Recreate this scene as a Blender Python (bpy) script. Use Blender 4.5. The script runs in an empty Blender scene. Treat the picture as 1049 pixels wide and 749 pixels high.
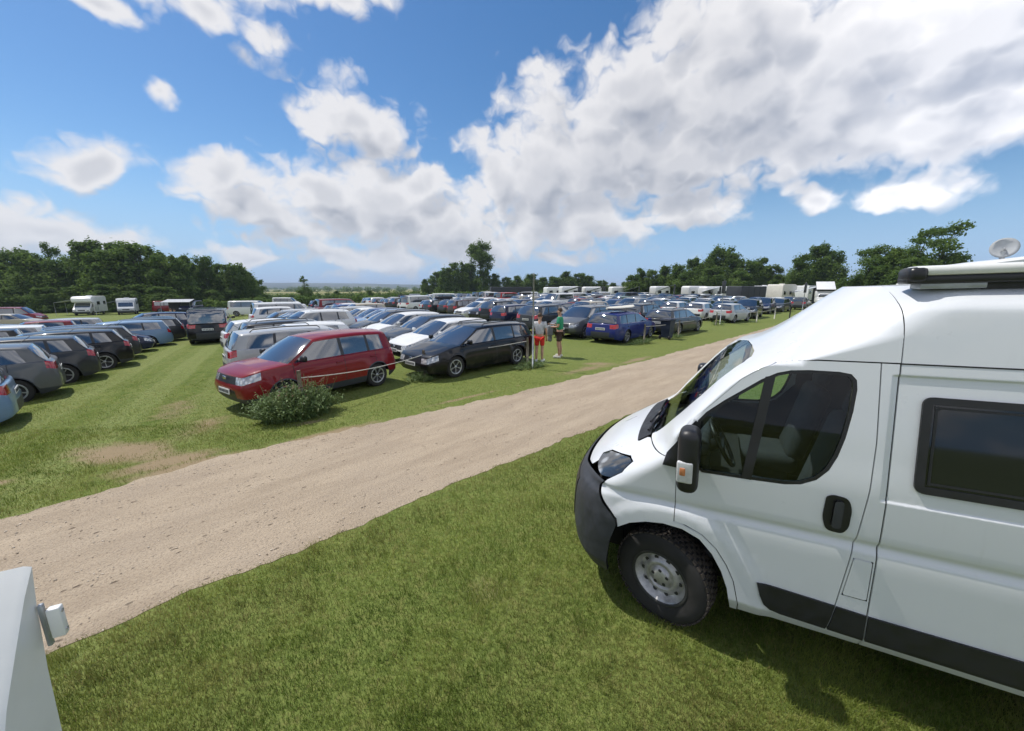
import bpy, bmesh, math, random
import numpy as np
from mathutils import Vector, Matrix
from mathutils.noise import noise as mnoise
random.seed(7)
rng = np.random.default_rng(7)
R = math.radians
scene = bpy.context.scene
C = scene.collection

# ------------------------------------------------------------------ helpers
def link(o, parent=None):
    C.objects.link(o)
    if parent is not None:
        o.parent = parent
    return o

def tag(o, label=None, cat=None, group=None, kind=None):
    if label: o['label'] = label
    if cat: o['category'] = cat
    if group: o['group'] = group
    if kind: o['kind'] = kind
    return o

def empty(name, loc=(0, 0, 0), rz=0.0):
    o = bpy.data.objects.new(name, None)
    o.empty_display_size = 0.2
    C.objects.link(o)
    o.location = loc
    o.rotation_euler = (0, 0, rz)
    return o

class MB:
    """collects geometry, builds ONE mesh object"""
    def __init__(self):
        self.v = []; self.f = []; self.m = []; self.s = []; self.n = None
    def add(self, vs, fs, mat=0, smooth=False):
        b = len(self.v)
        self.v.extend([tuple(map(float, p)) for p in vs])
        for f in fs:
            self.f.append(tuple(b + i for i in f)); self.m.append(mat); self.s.append(smooth)
        return b
    def box(self, c, s, rz=0.0, mat=0, rot=None, taper=1.0):
        x, y, z = s[0]/2, s[1]/2, s[2]/2
        vs = [(-x, -y, -z), (x, -y, -z), (x, y, -z), (-x, y, -z),
              (-x*taper, -y*taper, z), (x*taper, -y*taper, z), (x*taper, y*taper, z), (-x*taper, y*taper, z)]
        M = rot if rot is not None else Matrix.Rotation(rz, 3, 'Z')
        vs = [Vector(c) + M @ Vector(p) for p in vs]
        self.add(vs, [(0, 3, 2, 1), (4, 5, 6, 7), (0, 1, 5, 4), (1, 2, 6, 5), (2, 3, 7, 6), (3, 0, 4, 7)], mat)
    def bbox(self, c, s, bev=0.02, rz=0.0, mat=0, rot=None, seg=2):
        bm = bmesh.new()
        bmesh.ops.create_cube(bm, size=1.0)
        for v in bm.verts:
            v.co = Vector((v.co.x*s[0], v.co.y*s[1], v.co.z*s[2]))
        bmesh.ops.bevel(bm, geom=list(bm.edges), offset=min(bev, min(s)*0.45), segments=seg, affect='EDGES', profile=0.5)
        M = rot if rot is not None else Matrix.Rotation(rz, 3, 'Z')
        vs = [Vector(c) + M @ v.co for v in bm.verts]
        bm.verts.index_update()
        fs = [tuple(v.index for v in f.verts) for f in bm.faces]
        bm.free()
        self.add(vs, fs, mat, True)
    def tube(self, pts, rad, n=8, mat=0, cap=True, smooth=True):
        pts = [Vector(p) for p in pts]
        if not hasattr(rad, '__len__'): rad = [rad]*len(pts)
        rings = []
        vs = []
        for i, p in enumerate(pts):
            t = (pts[min(i+1, len(pts)-1)] - pts[max(i-1, 0)])
            if t.length < 1e-9: t = Vector((0, 0, 1))
            t.normalize()
            a = Vector((0, 0, 1)) if abs(t.z) < 0.9 else Vector((1, 0, 0))
            u = t.cross(a).normalized(); w = t.cross(u)
            for k in range(n):
                th = 2*math.pi*k/n
                vs.append(p + (u*math.cos(th) + w*math.sin(th))*rad[i])
        fs = []
        for i in range(len(pts)-1):
            for k in range(n):
                fs.append((i*n+k, i*n+(k+1) % n, (i+1)*n+(k+1) % n, (i+1)*n+k))
        if cap:
            fs.append(tuple(range(n))); fs.append(tuple((len(pts)-1)*n+k for k in reversed(range(n))))
        self.add(vs, fs, mat, smooth)
    def lathe(self, prof, n=32, axis='Y', c=(0, 0, 0), mat=0, closed=False):
        """prof: list of (radius, offset along axis)"""
        vs = []
        for (r, h) in prof:
            for k in range(n):
                th = 2*math.pi*k/n
                a, b = r*math.cos(th), r*math.sin(th)
                p = (a, h, b) if axis == 'Y' else ((a, b, h) if axis == 'Z' else (h, a, b))
                vs.append(Vector(c) + Vector(p))
        fs = []
        m = len(prof)
        for i in range(m-1 if not closed else m):
            for k in range(n):
                fs.append((i*n+k, i*n+(k+1) % n, ((i+1) % m)*n+(k+1) % n, ((i+1) % m)*n+k))
        self.add(vs, fs, mat, True)
    def disc(self, c, r, n=16, axis='Y', mat=0, ry=None):
        vs = []
        for k in range(n):
            th = 2*math.pi*k/n
            a, b = r*math.cos(th), (ry or r)*math.sin(th)
            p = (a, 0, b) if axis == 'Y' else ((a, b, 0) if axis == 'Z' else (0, a, b))
            vs.append(Vector(c)+Vector(p))
        self.add(vs, [tuple(range(n))], mat)
    def mesh(self, name, mats, sharp=None):
        me = bpy.data.meshes.new(name)
        me.from_pydata(self.v, [], self.f)
        if not isinstance(mats, (list, tuple)): mats = [mats]
        for m in mats: me.materials.append(m)
        me.polygons.foreach_set('material_index', self.m)
        me.polygons.foreach_set('use_smooth', self.s)
        me.update()
        if sharp: me.set_sharp_from_angle(angle=R(sharp))
        return me
    def build(self, name, mats, parent=None, sharp=None):
        return link(bpy.data.objects.new(name, self.mesh(name, mats, sharp)), parent)

def np_mesh(name, verts, faces, mat, smooth=False, attrs=None):
    """fast mesh of uniform polygons (faces: n x k array)"""
    me = bpy.data.meshes.new(name)
    nv, (nf, k) = len(verts), faces.shape
    me.vertices.add(nv); me.vertices.foreach_set('co', np.ascontiguousarray(verts, np.float32).ravel())
    me.loops.add(nf*k); me.loops.foreach_set('vertex_index', np.ascontiguousarray(faces, np.int32).ravel())
    me.polygons.add(nf)
    me.polygons.foreach_set('loop_start', np.arange(0, nf*k, k, dtype=np.int32))
    me.polygons.foreach_set('use_smooth', np.full(nf, smooth))
    for a, d in (attrs or {}).items():
        at = me.attributes.new(a, 'FLOAT', 'POINT')
        at.data.foreach_set('value', np.ascontiguousarray(d, np.float32))
    me.materials.append(mat)
    me.update(calc_edges=True); me.validate()
    return me

# ------------------------------------------------------------------ node helpers / materials
class NT:
    def __init__(self, tree): self.t = tree; self.n = tree.nodes; self.l = tree.links
    def node(self, typ, **kw):
        nd = self.n.new(typ)
        for k, v in kw.items(): setattr(nd, k, v)
        return nd
    def put(self, sock, v):
        if v is None: return
        if isinstance(v, bpy.types.NodeSocket): self.l.new(v, sock)
        else:
            if isinstance(v, (tuple, list)) and len(v) == 3 and sock.type == 'RGBA': v = (*v, 1)
            sock.default_value = v
    def math(self, op, a, b=None, c=None, clamp=False):
        nd = self.node('ShaderNodeMath', operation=op, use_clamp=clamp)
        self.put(nd.inputs[0], a); self.put(nd.inputs[1], b); self.put(nd.inputs[2], c)
        return nd.outputs[0]
    def vmath(self, op, a, b=None, scale=None):
        nd = self.node('ShaderNodeVectorMath', operation=op)
        self.put(nd.inputs[0], a); self.put(nd.inputs[1], b)
        if scale is not None: self.put(nd.inputs['Scale'], scale)
        return nd.outputs['Value'] if op in ('LENGTH', 'DOT_PRODUCT', 'DISTANCE') else nd.outputs[0]
    def mix(self, f, a, b, typ='RGBA', blend='MIX'):
        nd = self.node('ShaderNodeMix', data_type=typ)
        if typ == 'RGBA': nd.blend_type = blend
        i = {'RGBA': (6, 7, 2), 'FLOAT': (2, 3, 0), 'VECTOR': (4, 5, 1)}[typ]
        self.put(nd.inputs[0], f); self.put(nd.inputs[i[0]], a); self.put(nd.inputs[i[1]], b)
        return nd.outputs[i[2]]
    def ramp(self, v, lo, hi, a=0.0, b=1.0, smooth=True):
        nd = self.node('ShaderNodeMapRange', interpolation_type='SMOOTHSTEP' if smooth else 'LINEAR', clamp=True)
        self.put(nd.inputs[0], v); self.put(nd.inputs[1], lo); self.put(nd.inputs[2], hi)
        self.put(nd.inputs[3], a); self.put(nd.inputs[4], b)
        return nd.outputs[0]
    def noise(self, vec, scale, detail=4, rough=0.55, dist=0.0, out=0, dims='3D'):
        nd = self.node('ShaderNodeTexNoise', noise_dimensions=dims)
        self.put(nd.inputs['Vector'], vec)
        nd.inputs['Scale'].default_value = scale; nd.inputs['Detail'].default_value = detail
        nd.inputs['Roughness'].default_value = rough; nd.inputs['Distortion'].default_value = dist
        return nd.outputs[out]
    def voro(self, vec, scale, feature='F1', out='Distance', smooth=None, detail=0.0, rough=.5):
        nd = self.node('ShaderNodeTexVoronoi', feature=feature)
        self.put(nd.inputs['Vector'], vec); nd.inputs['Scale'].default_value = scale
        nd.inputs['Detail'].default_value = detail; nd.inputs['Roughness'].default_value = rough
        if smooth is not None: nd.inputs['Smoothness'].default_value = smooth
        return nd.outputs[out]
    def bump(self, h, strength=0.3, dist=0.02, normal=None):
        nd = self.node('ShaderNodeBump')
        nd.inputs['Strength'].default_value = strength; nd.inputs['Distance'].default_value = dist
        self.put(nd.inputs['Height'], h); self.put(nd.inputs['Normal'], normal)
        return nd.outputs[0]
    def scaled(self, vec, s):
        nd = self.node('ShaderNodeMapping'); self.put(nd.inputs[0], vec); nd.inputs['Scale'].default_value = s
        return nd.outputs[0]

def new_mat(name):
    m = bpy.data.materials.new(name); m.use_nodes = True
    t = NT(m.node_tree); bs = t.n['Principled BSDF']
    return m, t, bs

def pmat(name, col, rough=0.5, metal=0.0, coat=0.0, noise=0.0, nscale=8.0, bump=0.0, spec=0.5, emit=None):
    m, t, b = new_mat(name)
    b.inputs['Roughness'].default_value = rough; b.inputs['Metallic'].default_value = metal
    b.inputs['Coat Weight'].default_value = coat; b.inputs['Coat Roughness'].default_value = 0.04
    b.inputs['Specular IOR Level'].default_value = spec
    b.inputs['Base Color'].default_value = (*col, 1)
    if noise or bump:
        co = t.node('ShaderNodeTexCoord').outputs['Object']
        n = t.noise(co, nscale, 5, 0.6)
        if noise:
            f = t.ramp(n, 0.3, 0.7, 1-noise, 1+noise)
            mx = t.vmath('SCALE', tuple(col), scale=f)
            t.put(b.inputs['Base Color'], mx)
            t.put(b.inputs['Roughness'], t.ramp(n, 0.3, 0.7, max(0.02, rough-0.1), min(1, rough+0.1)))
        if bump: t.put(b.inputs['Normal'], t.bump(n, bump, 0.01))
    return m

M = {}
# car paint: colour comes from the object's own colour; flakes + clear coat
m, t, b = new_mat('car_paint')
oi = t.node('ShaderNodeObjectInfo')
co = t.node('ShaderNodeTexCoord').outputs['Object']
dust = t.noise(co, 3.0, 6, 0.65)
sepz = t.node('ShaderNodeSeparateXYZ'); t.put(sepz.inputs[0], co)
low = t.ramp(sepz.outputs[2], 0.75, 0.2, 0, 1)
df = t.math('MULTIPLY', t.ramp(dust, 0.45, 0.75, 0.0, 0.3), t.math('ADD', low, 0.04))
t.put(b.inputs['Base Color'], t.mix(df, oi.outputs['Color'], (0.15, 0.13, 0.10)))
b.inputs['Metallic'].default_value = 0.0
b.inputs['Roughness'].default_value = 0.38
b.inputs['Coat Weight'].default_value = 0.75; b.inputs['Coat Roughness'].default_value = 0.05; b.inputs['Specular IOR Level'].default_value = 0.15; b.inputs['Coat IOR'].default_value = 1.42
M['paint'] = m
# white van paint with faint streaks of grime
m, t, b = new_mat('van_paint')
co = t.node('ShaderNodeTexCoord').outputs['Object']
st = t.noise(t.scaled(co, (14, 14, 0.9)), 1.0, 5, 0.6)
bl = t.noise(co, 2.2, 6, 0.65)
sep = t.node('ShaderNodeSeparateXYZ'); t.put(sep.inputs[0], co)
lowv = t.ramp(sep.outputs[2], 0.95, 0.35, 0, 0.5)
g1 = t.math('MULTIPLY', t.ramp(st, 0.56, 0.78, 0, 0.16), t.ramp(bl, 0.4, 0.7, 0.1, 1))
g2 = t.math('ADD', g1, t.math('MULTIPLY', t.ramp(bl, 0.4, 0.75, 0, 0.5), lowv), clamp=True)
t.put(b.inputs['Base Color'], t.mix(g2, (0.69, 0.71, 0.735), (0.34, 0.33, 0.28)))
t.put(b.inputs['Roughness'], t.ramp(bl, 0.3, 0.7, 0.26, 0.42))
b.inputs['Coat Weight'].default_value = 0.6; b.inputs['Coat Roughness'].default_value = 0.08
M['van_white'] = m
M['white'] = pmat('white_gelcoat', (0.74, 0.74, 0.72), 0.4, coat=0.3, noise=0.05, nscale=3)
M['offwhite'] = pmat('cream_gelcoat', (0.66, 0.63, 0.55), 0.45, noise=0.06, nscale=3)
M['plastic'] = pmat('dark_grey_plastic', (0.035, 0.038, 0.045), 0.55, noise=0.18, nscale=14, bump=0.05)
M['black'] = pmat('black_plastic', (0.012, 0.012, 0.014), 0.42, noise=0.2, nscale=10)
M['gap'] = pmat('dark_gap', (0.015, 0.015, 0.016), 0.8)
M['under'] = pmat('underbody', (0.012, 0.012, 0.012), 0.9)
M['rubber'] = pmat('tyre_rubber', (0.022, 0.021, 0.020), 0.85, noise=0.35, nscale=9, bump=0.1)
M['tread'] = pmat('muddy_tread', (0.055, 0.045, 0.036), 0.95, noise=0.5, nscale=12, bump=0.3)
M['alloy'] = pmat('alloy_rim', (0.42, 0.43, 0.45), 0.35, metal=0.7, noise=0.12, nscale=12)
M['steel'] = pmat('steel_wheel', (0.46, 0.45, 0.44), 0.42, metal=0.5, noise=0.3, nscale=14)
M['darksteel'] = pmat('dark_steel', (0.03, 0.03, 0.03), 0.6, noise=0.3, nscale=12)
M['chrome'] = pmat('chrome', (0.75, 0.75, 0.76), 0.15, metal=1.0, noise=0.05)
m, t, b = new_mat('car_glass')
b.inputs['Base Color'].default_value = (0.014, 0.022, 0.034, 1)
b.inputs['Roughness'].default_value = 0.04; b.inputs['Specular IOR Level'].default_value = 0.75
b.inputs['Coat Weight'].default_value = 1.0; b.inputs['Coat Roughness'].default_value = 0.06; b.inputs['Coat IOR'].default_value = 2.2
M['glass'] = m
m, t, b = new_mat('acrylic_window')
b.inputs['Base Color'].default_value = (0.008, 0.010, 0.012, 1)
b.inputs['Roughness'].default_value = 0.05; b.inputs['Specular IOR Level'].default_value = 0.6
M['acrylic'] = m
m, t, b = new_mat('clear_cab_glass')
t.n.remove(b)
out = t.n['Material Output']
tr = t.node('ShaderNodeBsdfTransparent'); tr.inputs[0].default_value = (0.74, 0.86, 0.84, 1)
gl = t.node('ShaderNodeBsdfGlossy'); gl.inputs['Roughness'].default_value = 0.01
fr = t.node('ShaderNodeFresnel'); fr.inputs[0].default_value = 1.5
mx = t.node('ShaderNodeMixShader')
t.put(mx.inputs[0], t.math('MULTIPLY', fr.outputs[0], 1.0, clamp=True)); t.l.new(tr.outputs[0], mx.inputs[1]); t.l.new(gl.outputs[0], mx.inputs[2])
t.l.new(mx.outputs[0], out.inputs[0])
M['cabglass'] = m
m, t, b = new_mat('headlight_lens')
co = t.node('ShaderNodeTexCoord').outputs['Object']
v = t.voro(co, 14.0)
t.put(b.inputs['Base Color'], t.mix(t.ramp(v, 0.1, 0.6), (0.75, 0.76, 0.78), (0.35, 0.36, 0.38)))
b.inputs['Roughness'].default_value = 0.12; b.inputs['Metallic'].default_value = 0.35; b.inputs['Coat Weight'].default_value = 1.0
M['headlight'] = m
m, t, b = new_mat('van_headlight_lens')
co = t.node('ShaderNodeTexCoord').outputs['Object']
v = t.voro(co, 9.0)
t.put(b.inputs['Base Color'], t.mix(t.ramp(v, 0.12, 0.5), (0.38, 0.40, 0.42), (0.03, 0.033, 0.036)))
b.inputs['Roughness'].default_value = 0.08; b.inputs['Coat Weight'].default_value = 1.0; b.inputs['Metallic'].default_value = 0.3
M['vanlight'] = m
M['tail'] = pmat('tail_light_red', (0.42, 0.012, 0.015), 0.12, coat=1.0, noise=0.35, nscale=20)
M['amber'] = pmat('amber_lens', (0.55, 0.20, 0.09), 0.15, coat=1.0, noise=0.2, nscale=30)
M['trimblack'] = pmat('black_trim', (0.014, 0.0145, 0.017), 0.5, noise=0.2, nscale=12)
M['clearlens'] = pmat('clear_lens', (0.55, 0.55, 0.56), 0.2, coat=1.0, noise=0.1, nscale=20)
M['plate'] = pmat('number_plate', (0.72, 0.72, 0.70), 0.4)
M['platetext'] = pmat('plate_marks', (0.03, 0.03, 0.04), 0.5)
M['fabric_dark'] = pmat('dark_fabric', (0.03, 0.032, 0.036), 0.9, noise=0.25, nscale=20, bump=0.15)
M['fabric_grey'] = pmat('grey_awning_fabric', (0.42, 0.44, 0.46), 0.85, noise=0.1, nscale=4)
M['canvas_dark'] = pmat('dark_tarpaulin', (0.035, 0.04, 0.045), 0.7, noise=0.25, nscale=2, bump=0.2)
M['galv'] = pmat('galvanised_steel', (0.34, 0.36, 0.38), 0.45, metal=0.5, noise=0.2, nscale=10)
M['polegrey'] = pmat('pale_grey_metal', (0.40, 0.43, 0.47), 0.55, noise=0.1, nscale=8)
M['wood'] = pmat('weathered_wood', (0.22, 0.19, 0.15), 0.85, noise=0.3, nscale=14, bump=0.3)
M['rope'] = pmat('pale_rope', (0.55, 0.53, 0.48), 0.9, noise=0.15, nscale=40)
M['bluebin'] = pmat('dark_blue_plastic', (0.012, 0.02, 0.045), 0.5, noise=0.15, nscale=6)
M['skin'] = pmat('skin', (0.50, 0.28, 0.19), 0.55, noise=0.1, nscale=10)
M['hair'] = pmat('brown_hair', (0.06, 0.035, 0.02), 0.7, noise=0.3, nscale=40)
def cloth(name, col): return pmat(name, col, 0.9, noise=0.15, nscale=14, bump=0.2)

# ------------------------------------------------------------------ camera
F_PX, PITCH, CAM_H = 387.0, R(11.6), 2.6
cam = bpy.data.cameras.new('camera'); camo = bpy.data.objects.new('camera', cam); C.objects.link(camo)
camo.location = (0, 0, CAM_H); camo.rotation_euler = (R(90) - PITCH, 0, 0)
cam.sensor_width = 36.0; cam.lens = 36.0*F_PX/1049.0; cam.clip_start = 0.05; cam.clip_end = 30000
scene.camera = camo

def direc(px, py):
    """world direction of something seen at a photograph pixel (used to survey the place)"""
    u, v = px-524.5, py-374.5
    return Vector((u, F_PX*math.cos(PITCH)-v*math.sin(PITCH), -(F_PX*math.sin(PITCH)+v*math.cos(PITCH)))).normalized()

# ------------------------------------------------------------------ light, sky and clouds
SUN_AZ, SUN_EL = R(-65), R(60)      # azimuth from +Y towards +X
sd = bpy.data.lights.new('sun', 'SUN'); so = bpy.data.objects.new('sun', sd); C.objects.link(so)
sd.energy = 3.3; sd.angle = R(0.55); sd.color = (1.0, 0.955, 0.88)
sv = Vector((math.sin(SUN_AZ)*math.cos(SUN_EL), math.cos(SUN_AZ)*math.cos(SUN_EL), math.sin(SUN_EL)))
so.rotation_euler = sv.to_track_quat('Z', 'Y').to_euler()
so.location = (0, 0, 40)

world = bpy.data.worlds.new('World'); scene.world = world; world.use_nodes = True
wt = NT(world.node_tree)
for nd in list(wt.n): wt.n.remove(nd)
sky = wt.node('ShaderNodeTexSky', sky_type='NISHITA')
sky.sun_disc = False; sky.sun_elevation = SUN_EL; sky.sun_rotation = SUN_AZ
sky.altitude = 0; sky.air_density = 1.0; sky.dust_density = 0.35; sky.ozone_density = 2.2

# clouds: soft ellipsoids on the dome of directions, broken up by billowing noise.
# (px, py, half-width, half-height in pixels, tilt deg, weight)
CL = [(95, 164, 66, 20, -8, 1.25), (45, 232, 82, 27, 3, 1.0), (115, 238, 40, 15, 8, .8), (362, 122, 56, 36, 0, 1.0), (395, 145, 34, 30, 0, .8),
      (222, 184, 36, 26, -10, .95), (262, 205, 40, 25, 0, .9), (330, 205, 70, 36, 0, 1.0), (310, 240, 60, 16, 0, .8), (400, 215, 75, 42, 0, 1.0),
      (455, 235, 85, 38, 0, 1.0), (375, 262, 85, 15, 0, .8), (500, 250, 85, 20, 0, .8), (545, 185, 70, 55, 0, 1.0), (560, 110, 42, 38, 0, .8),
      (610, 160, 95, 68, 0, 1.1), (650, 95, 85, 50, 0, 1.0), (690, 30, 45, 50, 0, .85), (590, 225, 70, 25, 0, .9), (700, 170, 100, 50, 0, 1.1), (700, 216, 60, 18, 0, .8),
      (760, 100, 130, 85, 0, 1.2), (770, 20, 100, 55, 0, 1.0), (850, 130, 120, 48, -10, 1.1), (880, 50, 130, 75, 0, 1.2),
      (970, 110, 110, 42, -14, 1.1), (1000, 30, 120, 75, 0, 1.2), (1080, 90, 90, 60, 0, 1.1), (1040, 130, 50, 22, -5, .9),
      (925, 192, 72, 18, 4, .85), (826, 206, 26, 9, -12, .75), (985, 190, 30, 10, 0, .5),
      (105, 8, 34, 13, 15, .8), (208, 8, 42, 24, 10, .9), (268, 42, 28, 22, 40, .55), (340, 2, 70, 13, -5, .6), (166, 86, 11, 10, 0, .5),
      (238, 266, 34, 8, 0, .7), (265, 272, 40, 6, 0, .6), (560, 262, 70, 8, 0, .5)]
def azel(d): return (math.atan2(d.x, d.y), math.asin(d.z))
def cloud_group():
    """cloud density over (azimuth, elevation)"""
    g = bpy.data.node_groups.new('cloud_field', 'ShaderNodeTree')
    g.interface.new_socket('Vector', in_out='INPUT', socket_type='NodeSocketVector')
    g.interface.new_socket('Field', in_out='OUTPUT', socket_type='NodeSocketFloat')
    g.interface.new_socket('Soft', in_out='OUTPUT', socket_type='NodeSocketFloat')
    t = NT(g)
    gi = t.node('NodeGroupInput'); go = t.node('NodeGroupOutput')
    d = gi.outputs[0]
    wv = t.noise(d, 5.0, 3, 0.5, out=1, dims='2D')
    w = t.vmath('SCALE', t.vmath('SUBTRACT', wv, (0.5, 0.5, 0.5)), scale=0.10)
    p = t.vmath('MULTIPLY', t.vmath('ADD', d, w), (1, 1, 0))
    field = None
    for (px, py, rx, ry, tl, wgt) in CL:
        A, E = azel(direc(px, py))
        A2, E2 = azel(direc(px+6, py)); A3, E3 = azel(direc(px, py+6))
        r1 = math.hypot(A2-A, E2-E)/6*rx*CLK; r2 = math.hypot(A3-A, E3-E)/6*ry*CLK
        tl = tl*0.6 - math.degrees(math.atan2(E2-E, A2-A))
        c_, s_ = math.cos(R(-tl)), math.sin(R(-tl))
        if abs(tl) < 12:
            nd = t.node('ShaderNodeVectorMath', operation='MULTIPLY_ADD')
            t.put(nd.inputs[0], p); nd.inputs[1].default_value = (1/r1, 1/r2, 0); nd.inputs[2].default_value = (-A/r1, -E/r2, 0)
            ln = t.vmath('LENGTH', nd.outputs[0])
        else:
            a_ = t.math('ADD', t.vmath('DOT_PRODUCT', p, (c_/r1, s_/r1, 0)), -(A*c_+E*s_)/r1)
            b_ = t.math('ADD', t.vmath('DOT_PRODUCT', p, (-s_/r2, c_/r2, 0)), -(-A*s_+E*c_)/r2)
            cb = t.node('ShaderNodeCombineXYZ'); t.put(cb.inputs[0], a_); t.put(cb.inputs[1], b_)
            ln = t.vmath('LENGTH', cb.outputs[0])
        v = t.math('MULTIPLY_ADD', ln, -wgt, wgt)
        if field is None: field = v
        else:
            nd = t.node('ShaderNodeMath', operation='SMOOTH_MAX')
            t.put(nd.inputs[0], field); t.put(nd.inputs[1], v); nd.inputs[2].default_value = 0.25
            field = nd.outputs[0]
    field = t.math('MAXIMUM', field, -0.8)
    # broken cumulus over the unseen sky behind and beside the camera, thickened for fill
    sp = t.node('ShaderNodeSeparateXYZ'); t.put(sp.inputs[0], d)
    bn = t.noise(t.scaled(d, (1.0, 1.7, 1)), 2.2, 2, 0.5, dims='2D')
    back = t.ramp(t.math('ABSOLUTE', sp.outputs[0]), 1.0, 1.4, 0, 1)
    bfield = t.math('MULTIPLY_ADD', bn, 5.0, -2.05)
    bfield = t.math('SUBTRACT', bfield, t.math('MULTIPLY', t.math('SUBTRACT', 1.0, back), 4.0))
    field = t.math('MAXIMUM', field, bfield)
    # billows
    wv3 = t.noise(d, 22.0, 2, 0.5, out=1, dims='2D')
    ds = t.scaled(t.vmath('ADD', d, t.vmath('SCALE', t.vmath('SUBTRACT', wv3, (0.5, 0.5, 0.5)), scale=0.035)), (1, 1.3, 0))
    def puff(sc, det): return t.math('ABSOLUTE', t.math('MULTIPLY_ADD', t.noise(ds, sc, det, 0.5, dims='2D'), 2.0, -1.0))
    b1 = t.math('MULTIPLY_ADD', puff(8.0, 1), 0.85, -0.15); b2 = puff(19.0, 1)
    soft = t.math('ADD', t.math('ADD', field, b1), t.math('MULTIPLY_ADD', b2, 0.22, -0.04))
    t.put(go.inputs[1], soft)
    bil = t.math('ADD', t.math('MULTIPLY_ADD', b2, 0.20, -0.03), t.math('MULTIPLY_ADD', puff(43.0, 1), 0.16, -0.03))
    nz = t.noise(ds, 12.0, 8, 0.60, dims='2D')
    bil = t.math('ADD', bil, t.math('MULTIPLY_ADD', nz, 0.62, -0.28))
    t.put(go.inputs[0], t.math('ADD', soft, bil))
    return g
CLK = 1.18
cg = cloud_group()
def field_at(vec):
    nd = wt.node('ShaderNodeGroup'); nd.node_tree = cg
    wt.put(nd.inputs[0], vec)
    return nd.outputs[0], nd.outputs[1]
dirv = wt.node('ShaderNodeTexCoord').outputs['Generated']
sp0 = wt.node('ShaderNodeSeparateXYZ'); wt.put(sp0.inputs[0], dirv)
cb0 = wt.node('ShaderNodeCombineXYZ')
wt.put(cb0.inputs[0], wt.math('ARCTAN2', sp0.outputs[0], sp0.outputs[1])); wt.put(cb0.inputs[1], wt.math('ARCSINE', sp0.outputs[2]))
ae = cb0.outputs[0]
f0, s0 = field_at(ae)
_, s1 = field_at(wt.vmath('ADD', ae, (-0.026, 0.050, 0)))
alpha = wt.ramp(f0, -0.08, 0.52)
thick = wt.ramp(s0, 0.22, 1.10)
rim = wt.ramp(wt.math('SUBTRACT', s0, s1), -0.38, 0.40)
lum = wt.math('ADD', wt.math('MULTIPLY_ADD', rim, 0.72, -0.10), wt.math('MULTIPLY', wt.math('SUBTRACT', 1.0, thick), 0.62), clamp=True)
ccol = wt.mix(lum, (0.29, 0.315, 0.375), (0.68, 0.675, 0.69))
# clouds opposite the sun brightened further, as added fill light on shaded sides
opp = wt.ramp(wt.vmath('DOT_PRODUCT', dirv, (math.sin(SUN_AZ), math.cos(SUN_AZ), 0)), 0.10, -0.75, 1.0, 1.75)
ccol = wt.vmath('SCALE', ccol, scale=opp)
sp = wt.node('ShaderNodeSeparateXYZ'); wt.put(sp.inputs[0], dirv)
skyc = wt.vmath('SCALE', sky.outputs[0], scale=0.15)
# a deeper blue overhead, as a polarised clear sky shows it
hsv = wt.node('ShaderNodeHueSaturation'); hsv.inputs['Saturation'].default_value = 1.27; hsv.inputs['Value'].default_value = 0.64
wt.put(hsv.inputs['Color'], skyc)
lowhz = wt.ramp(sp.outputs[2], 0.16, 0.0, 0, 0.35)
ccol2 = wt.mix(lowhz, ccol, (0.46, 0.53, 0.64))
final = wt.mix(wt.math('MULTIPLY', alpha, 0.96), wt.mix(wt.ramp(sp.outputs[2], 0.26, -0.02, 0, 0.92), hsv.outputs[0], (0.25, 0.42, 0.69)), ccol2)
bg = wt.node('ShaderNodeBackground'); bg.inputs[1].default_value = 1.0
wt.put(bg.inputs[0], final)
wo = wt.node('ShaderNodeOutputWorld'); wt.l.new(bg.outputs[0], wo.inputs[0])
scene.view_settings.view_transform = 'Standard'; scene.view_settings.look = 'None'
scene.view_settings.exposure = 0.35; scene.view_settings.gamma = 1.0; scene.view_settings.use_curve_mapping = False
world.cycles.sampling_method = 'MANUAL'; world.cycles.sample_map_resolution = 512

# ------------------------------------------------------------------ ground, road, grass
ROAD_H = R(46)                       # heading of the gravel track
RD = Vector((math.sin(ROAD_H), math.cos(ROAD_H), 0)); RN = Vector((-math.cos(ROAD_H), math.sin(ROAD_H), 0))  # along, across (away)
ROAD_NEAR = [(-9.5, -3.6), (-6.6, -0.9), (-4.6, 1.05), (-3.31, 2.32), (-1.85, 3.66), (-0.61, 4.85), (1.75, 6.95), (4.68, 9.35), (10.5, 14.9), (18.5, 22.6), (29.0, 32.8), (45, 48), (70, 74)]
ROAD_FAR = [(-13.0, -1.6), (-9.4, 0.9), (-7.4, 2.55), (-5.9, 3.86), (-4.55, 5.55), (-2.41, 7.2), (0.92, 9.9), (6.96, 15.5), (15.8, 23.9), (26.2, 34.2), (43, 50.5), (68, 77)]
AL = R(-32); AD = Vector((math.sin(AL), math.cos(AL), 0)); AN = Vector((math.cos(AL), -math.sin(AL), 0))      # the mown lane

def resample(poly, step):
    out = []
    for a, b in zip(poly[:-1], poly[1:]):
        a, b = Vector(a), Vector(b); n = max(1, int((b-a).length/step))
        out += [a.lerp(b, i/n) for i in range(n)]
    out.append(Vector(poly[-1])); return out
def jitter(pts, amp, seed):
    o = []
    for i, p in enumerate(pts):
        t = (pts[min(i+1, len(pts)-1)]-pts[max(i-1, 0)]).normalized(); nrm = Vector((-t.y, t.x))
        q = Vector((p.x*0.9, p.y*0.9, seed))
        k = mnoise(q)*0.30 + mnoise(q*3.1)*0.28 + mnoise(q*9)*0.30 + mnoise(q*22)*0.18
        o.append(p + nrm*k*amp)
    return o
near = jitter(resample(ROAD_NEAR, 0.06), 0.15, 1.7)
far_ = jitter(resample(ROAD_FAR, 0.06), 0.26, 5.3)

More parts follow.
